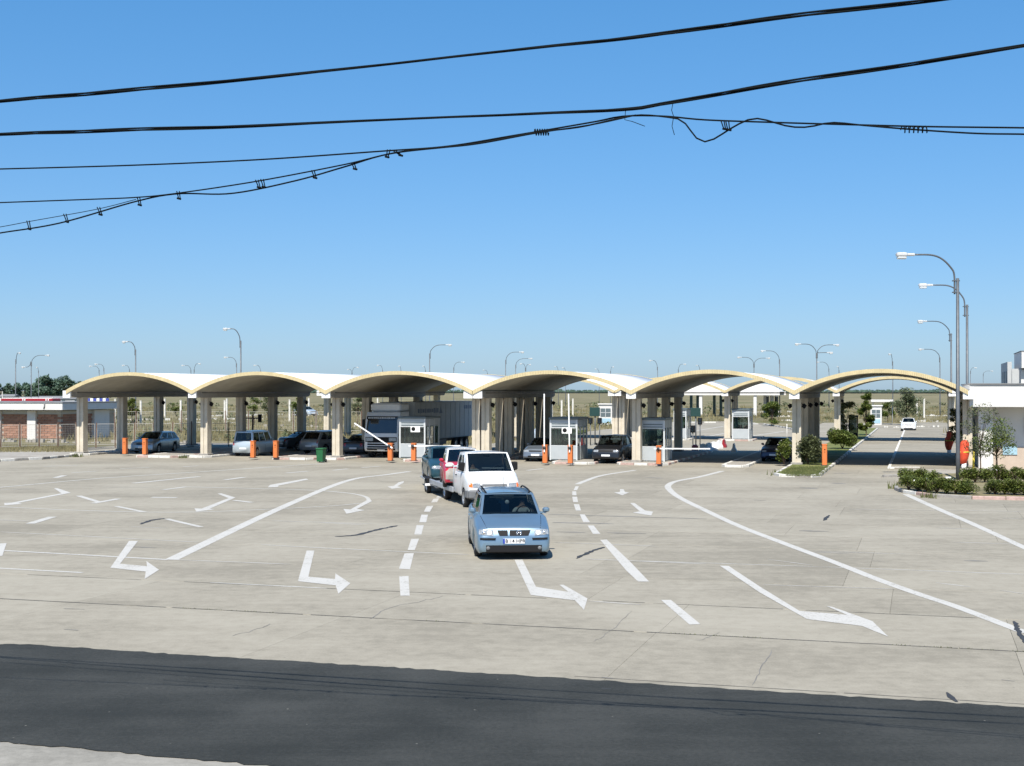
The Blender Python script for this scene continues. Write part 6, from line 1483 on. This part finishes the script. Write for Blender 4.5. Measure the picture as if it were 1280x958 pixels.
# curved kerb beyond the second row (painted stones)
cr_ = [G(942, 530.5), G(955, 531), G(968, 533), G(980, 535), G(992, 537.5), G(1003, 540)]
q = MB(); q.sheet(cr_ + [G(1030, 528), G(1000, 524), G(950, 525)], .03); o = q.build('verge', 'dry_field'); tag(o, kind='structure'); kerb_run(o, cr_, .14, .2, 1.2, ('kerb_white', 'kerb_grey'))
q = [G(858, 529), G(880, 528.6), G(910, 528.6)]; kerb_run(o, q, .16, .25, 2.0, ('kerb_white', 'kerb_grey'))
# lane lines behind
for a, b in (((868, 539), (905, 533)), ((880, 546.5), (906, 542)), ((935, 546), (980, 539.5)), ((752, 538), (775, 536)), ((1133.5, 541), (1141, 527))):
    A, B = np.array(G(*a)), np.array(G(*b)); dr = (B - A) / np.linalg.norm(B - A); nn = np.array((-dr[1], dr[0])) * .16
    q = MB(); q.add([(*(A + nn), .004), (*(B + nn), .004), (*(B - nn), .004), (*(A - nn), .004)], [(0, 1, 2, 3)]); q.build('lane_line', 'worn_paint', apron)
# concrete posts scattered in the field
ORD = ['first', 'second', 'third', 'fourth', 'fifth', 'sixth', 'seventh', 'eighth', 'ninth', 'tenth', 'eleventh', 'twelfth', 'thirteenth', 'fourteenth', 'fifteenth', 'sixteenth', 'seventeenth', 'eighteenth', 'nineteenth', 'twentieth', 'twenty-first']
ppos = [(3, 470), (10, 160), (31, 250), (66, 250), (144, 205), (154, 190), (176, 170), (206, 210), (226, 180), (281, 175), (283.5, 215), (362, 190), (386, 230), (457, 200), (472, 230), (690, 200), (702, 180), (716, 210), (1146, 230), (1155, 215), (1052, 200)]
for i, (px, Y) in enumerate(sorted(ppos)):
    x, y = aty(px, Y); q = MB(); h = 3.0 if Y < 260 else 4; q.box((0, 0, h / 2), (.22, .22, h)); q.box((0, 0, h + .03), (.26, .26, .06)); o = q.build('concrete_post', 'kerb_white', loc=(x, y, 0)); tag(o, f'{ORD[i]} pale concrete post from the left in the dry field behind the canopies', 'post', 'concrete posts in the field')
# red coach roof and blue striped trailer behind the brick building
x, y = aty(33, 215); t = empty('coach', (x, y, 0), LB); tag(t, 'long red coach standing behind the brick building', 'coach')
q = MB(); q.bbox((0, 1.2, 1.82), (9.2, 2.4, 2.4), .08); q.build('body', 'red_paint', t)
q = MB(); q.bbox((0, 1.2, 3.08), (8.9, 2.3, .12), .04); q.build('roof', 'white_paint', t)
for k in range(6): q = MB(); q.box((-3.7 + k * 1.45, -.012, 2.2), (1.25, .03, .7)); q.build('window', 'truck_glass', t)
for k in (-3.0, 2.8): add_wheel(t, k, .2, .5, .3).rotation_euler = (0, 0, R(90))
for k in (-.6, -.25, 3.5, 3.9): q = MB(); q.box((k, -.03, 2.85), (.18, .04, .28)); q.build('marker', 'plate_white', t)
x, y = aty(118, 160); t = empty('hoarding', (x, y, 0), LANE); tag(t, 'blue and white striped hoarding behind the first column', 'hoarding')
for k in range(9): q = MB(); q.box((-1.6 + k * .42, 0, 3.0 if False else 2.9), (.38, .08, 1.0)); q.build('board', 'flag_blue' if k % 2 == 0 else 'white_paint', t)
for s in (-1.6, 1.7): q = MB(); q.box((s, .1, 1.5), (.1, .1, 3.0)); q.build('post', 'steel', t)
# low houses far left
for i, (px, Y, w_, h, m) in enumerate(((8, 480, 5, 2.2, 'wall_white'), (28, 490, 5, 1.3, 'wall_white'), (46, 480, 5, 1.4, 'wall_white'), (70, 400, 11, 1.9, 'wall_grey'))):
    x, y = aty(px, Y); t = empty('house', (x, y, 0)); tag(t, ('small white house before the tree line at the left edge', 'low white shed before the trees above the brick building', 'low grey shed before the trees by the slim far lamp', 'low grey-roofed building right of the red coach')[i], 'house')
    q = MB(); q.box((0, 3, h / 2), (w_, 6, h)); q.build('wall', m, t)
    q = MB(); q.extr([(-.4, h), (6.4, h), (3, h + .8)], 'x', -w_ / 2 - .4, w_ / 2 + .4); q.build('roof', 'roof_felt', t)
    for s in (-.25, .2): q = MB(); q.box((w_ * s, -.03, h * .55), (1.0, .06, 1.0)); q.build('window', 'booth_dark', t)
# tree line at left
rr = random.Random(31)
tl_ = [(-14, 640, 10), (-2, 600, 11.5), (8, 640, 9.5), (20, 560, 12), (31, 620, 11.5), (39, 600, 10), (52, 520, 13.5), (59, 500, 14), (66, 540, 12), (74, 600, 13), (82, 500, 13), (90, 560, 12), (99, 640, 12), (107, 620, 11.5), (115, 600, 12), (124, 640, 11), (134, 660, 10)]
for i, (px, Y, h) in enumerate(tl_):
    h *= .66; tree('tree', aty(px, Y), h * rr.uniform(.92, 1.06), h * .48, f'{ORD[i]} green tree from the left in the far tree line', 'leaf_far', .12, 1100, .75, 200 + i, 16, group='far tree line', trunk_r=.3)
# far belt of trees along the horizon
m = MB(); rr = random.Random(77)
for k in range(5200):
    px = rr.uniform(140, 1500) ; Y = rr.uniform(2300, 2900); x, y = aty(px, Y)
    hmax = 5 + 4.5 * max(0, math.sin(px * .021 + 1) + .5 * math.sin(px * .075)) ; s = rr.uniform(1.2, 3.0); z_ = rr.uniform(0, hmax); a = rr.uniform(0, 3.14)
    m.add([(x - s * math.cos(a), y - s * math.sin(a), z_ - s * .6), (x + s * math.cos(a), y + s * math.sin(a), z_ - s * .5), (x + s * .7 * math.cos(a), y + s * math.sin(a), z_ + s * .7), (x - s * .8 * math.cos(a), y - s * math.sin(a), z_ + s * .5)], [(0, 1, 2, 3)])
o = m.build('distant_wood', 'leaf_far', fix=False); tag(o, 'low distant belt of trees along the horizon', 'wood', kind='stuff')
# low weedy bushes dotted over the field
m = MB(); rr = random.Random(12)
for k in range(420):
    Y = 112 + 330 * rr.random() ** 1.4; x, y = aty(rr.uniform(-60, 1240), Y); uu, vv = toUV(x, y)
    if (-34 < uu < 4 and vv < 190) or vv < 102: continue
    if UK[0] - 2 < uu < UK[7] and V2 - 3 < vv < V2 + 8: continue
    s = rr.uniform(.3, 1.0) * (1 + Y / 400); leaves(m, (x, y, s * .25), (s, s, s * .4), 26, .16 * (1 + Y / 300), rr, .1)
o = m.build('field_scrub', 'leaf_olive', fix=False); tag(o, 'low olive scrub dotted over the dry field', 'scrub', kind='stuff')
# dry grass tufts in the field and on verges
gm = MB(); rr = random.Random(8)
def tuft(x, y, h, n=4, z=-.03):
    for _ in range(n):
        a = rr.uniform(0, 6.28); w_ = h * .10; dx, dy = math.cos(a), math.sin(a); bx, by = x + rr.gauss(0, h * .5), y + rr.gauss(0, h * .5); l = rr.uniform(-.5, .5) * h
        gm.add([(bx - dx * w_, by - dy * w_, z), (bx + dx * w_, by + dy * w_, z), (bx + dx * l, by + dy * l, z + h * rr.uniform(.6, 1.2))], [(0, 1, 2)])
for k in range(15000):
    u_, v_ = rr.uniform(-95, -33), rr.uniform(99, 200)
    if v_ < 101.5 and u_ > -60: continue
    if UK[0] - 2 < u_ and V2 - 3 < v_ < V2 + 8: continue
    if rr.random() > .35 + .65 * max(0, math.sin(u_ * .31) * math.sin(v_ * .23 + u_ * .1)): continue
    tuft(*UV(u_, v_), rr.uniform(.10, .34))
for k in range(2500):
    x, y = aty(rr.uniform(-40, 100), rr.uniform(94, 103)); tuft(x, y, rr.uniform(.1, .35))
for k in range(2200):
    Y = 110 + 260 * rr.random() ** 1.5; x, y = aty(rr.uniform(-60, 1230), Y); uu, vv = toUV(x, y)
    if -34 < uu < 4 and vv < 188: continue
    if vv < 101 or (UK[0] - 2 < uu and V2 - 3 < vv < V2 + 8): continue
    for _ in range(5): tuft(x + rr.gauss(0, .5), y + rr.gauss(0, .5), rr.uniform(.3, .8), 5)
o = gm.build('dry_grass', 'grass_dry', fix=False); tag(o, 'dry yellow grass covering the field behind the fence', 'grass', kind='stuff')
gm = MB()
for k in range(2600):
    t_ = rr.random(); px = rr.uniform(972, 1038); py = rr.uniform(584, 595.5)
    if py > 583 + (px - 970) * .9 and px < 985: continue
    if px > 1024 and py > 596 - (px - 1024) * .8: continue
    if px < 989 and py < 594 - (px - 971) * .55: continue
    tuft(*G(px, py, .115), rr.uniform(.05, .14), 2, .112)
o = gm.build('island_grass', 'grass_green', fix=False); tag(o, 'short green grass on the planted island', 'grass', kind='stuff')
gm = MB()
for px, py in ((94, 571.5), (970, 594), (1119, 611), (1161, 622.5), (227, 573)):
    for k in range(14): tuft(*[a + rr.gauss(0, .12) for a in G(px, py)], rr.uniform(.12, .35), 4, 0)
o = gm.build('kerb_weeds', 'grass_green', fix=False); tag(o, 'weeds sprouting along the kerb ends', 'weeds', kind='stuff')
# weed reaching into the bottom of the frame
rr = random.Random(2); x, y = G(553, 966, .12); m = MB()
for k in range(9):
    a = rr.uniform(0, 6.28); l = rr.uniform(.05, .10); ux, uy = math.cos(a), math.sin(a); zz = rr.uniform(.05, .17)
    m.add([(0, 0, zz * .7), (ux * l * .5 - uy * .018, uy * l * .5 + ux * .018, zz), (ux * l, uy * l, zz * .95), (ux * l * .5 + uy * .018, uy * l * .5 - ux * .018, zz)], [(0, 1, 2, 3)])
m.tube([(0, 0, 0), (0, .01, .15)], .004, 5); o = m.build('weed', 'leaf_mid', loc=(x, y, 0), fix=False); tag(o, 'small green weed at the bottom edge of the picture', 'weed')
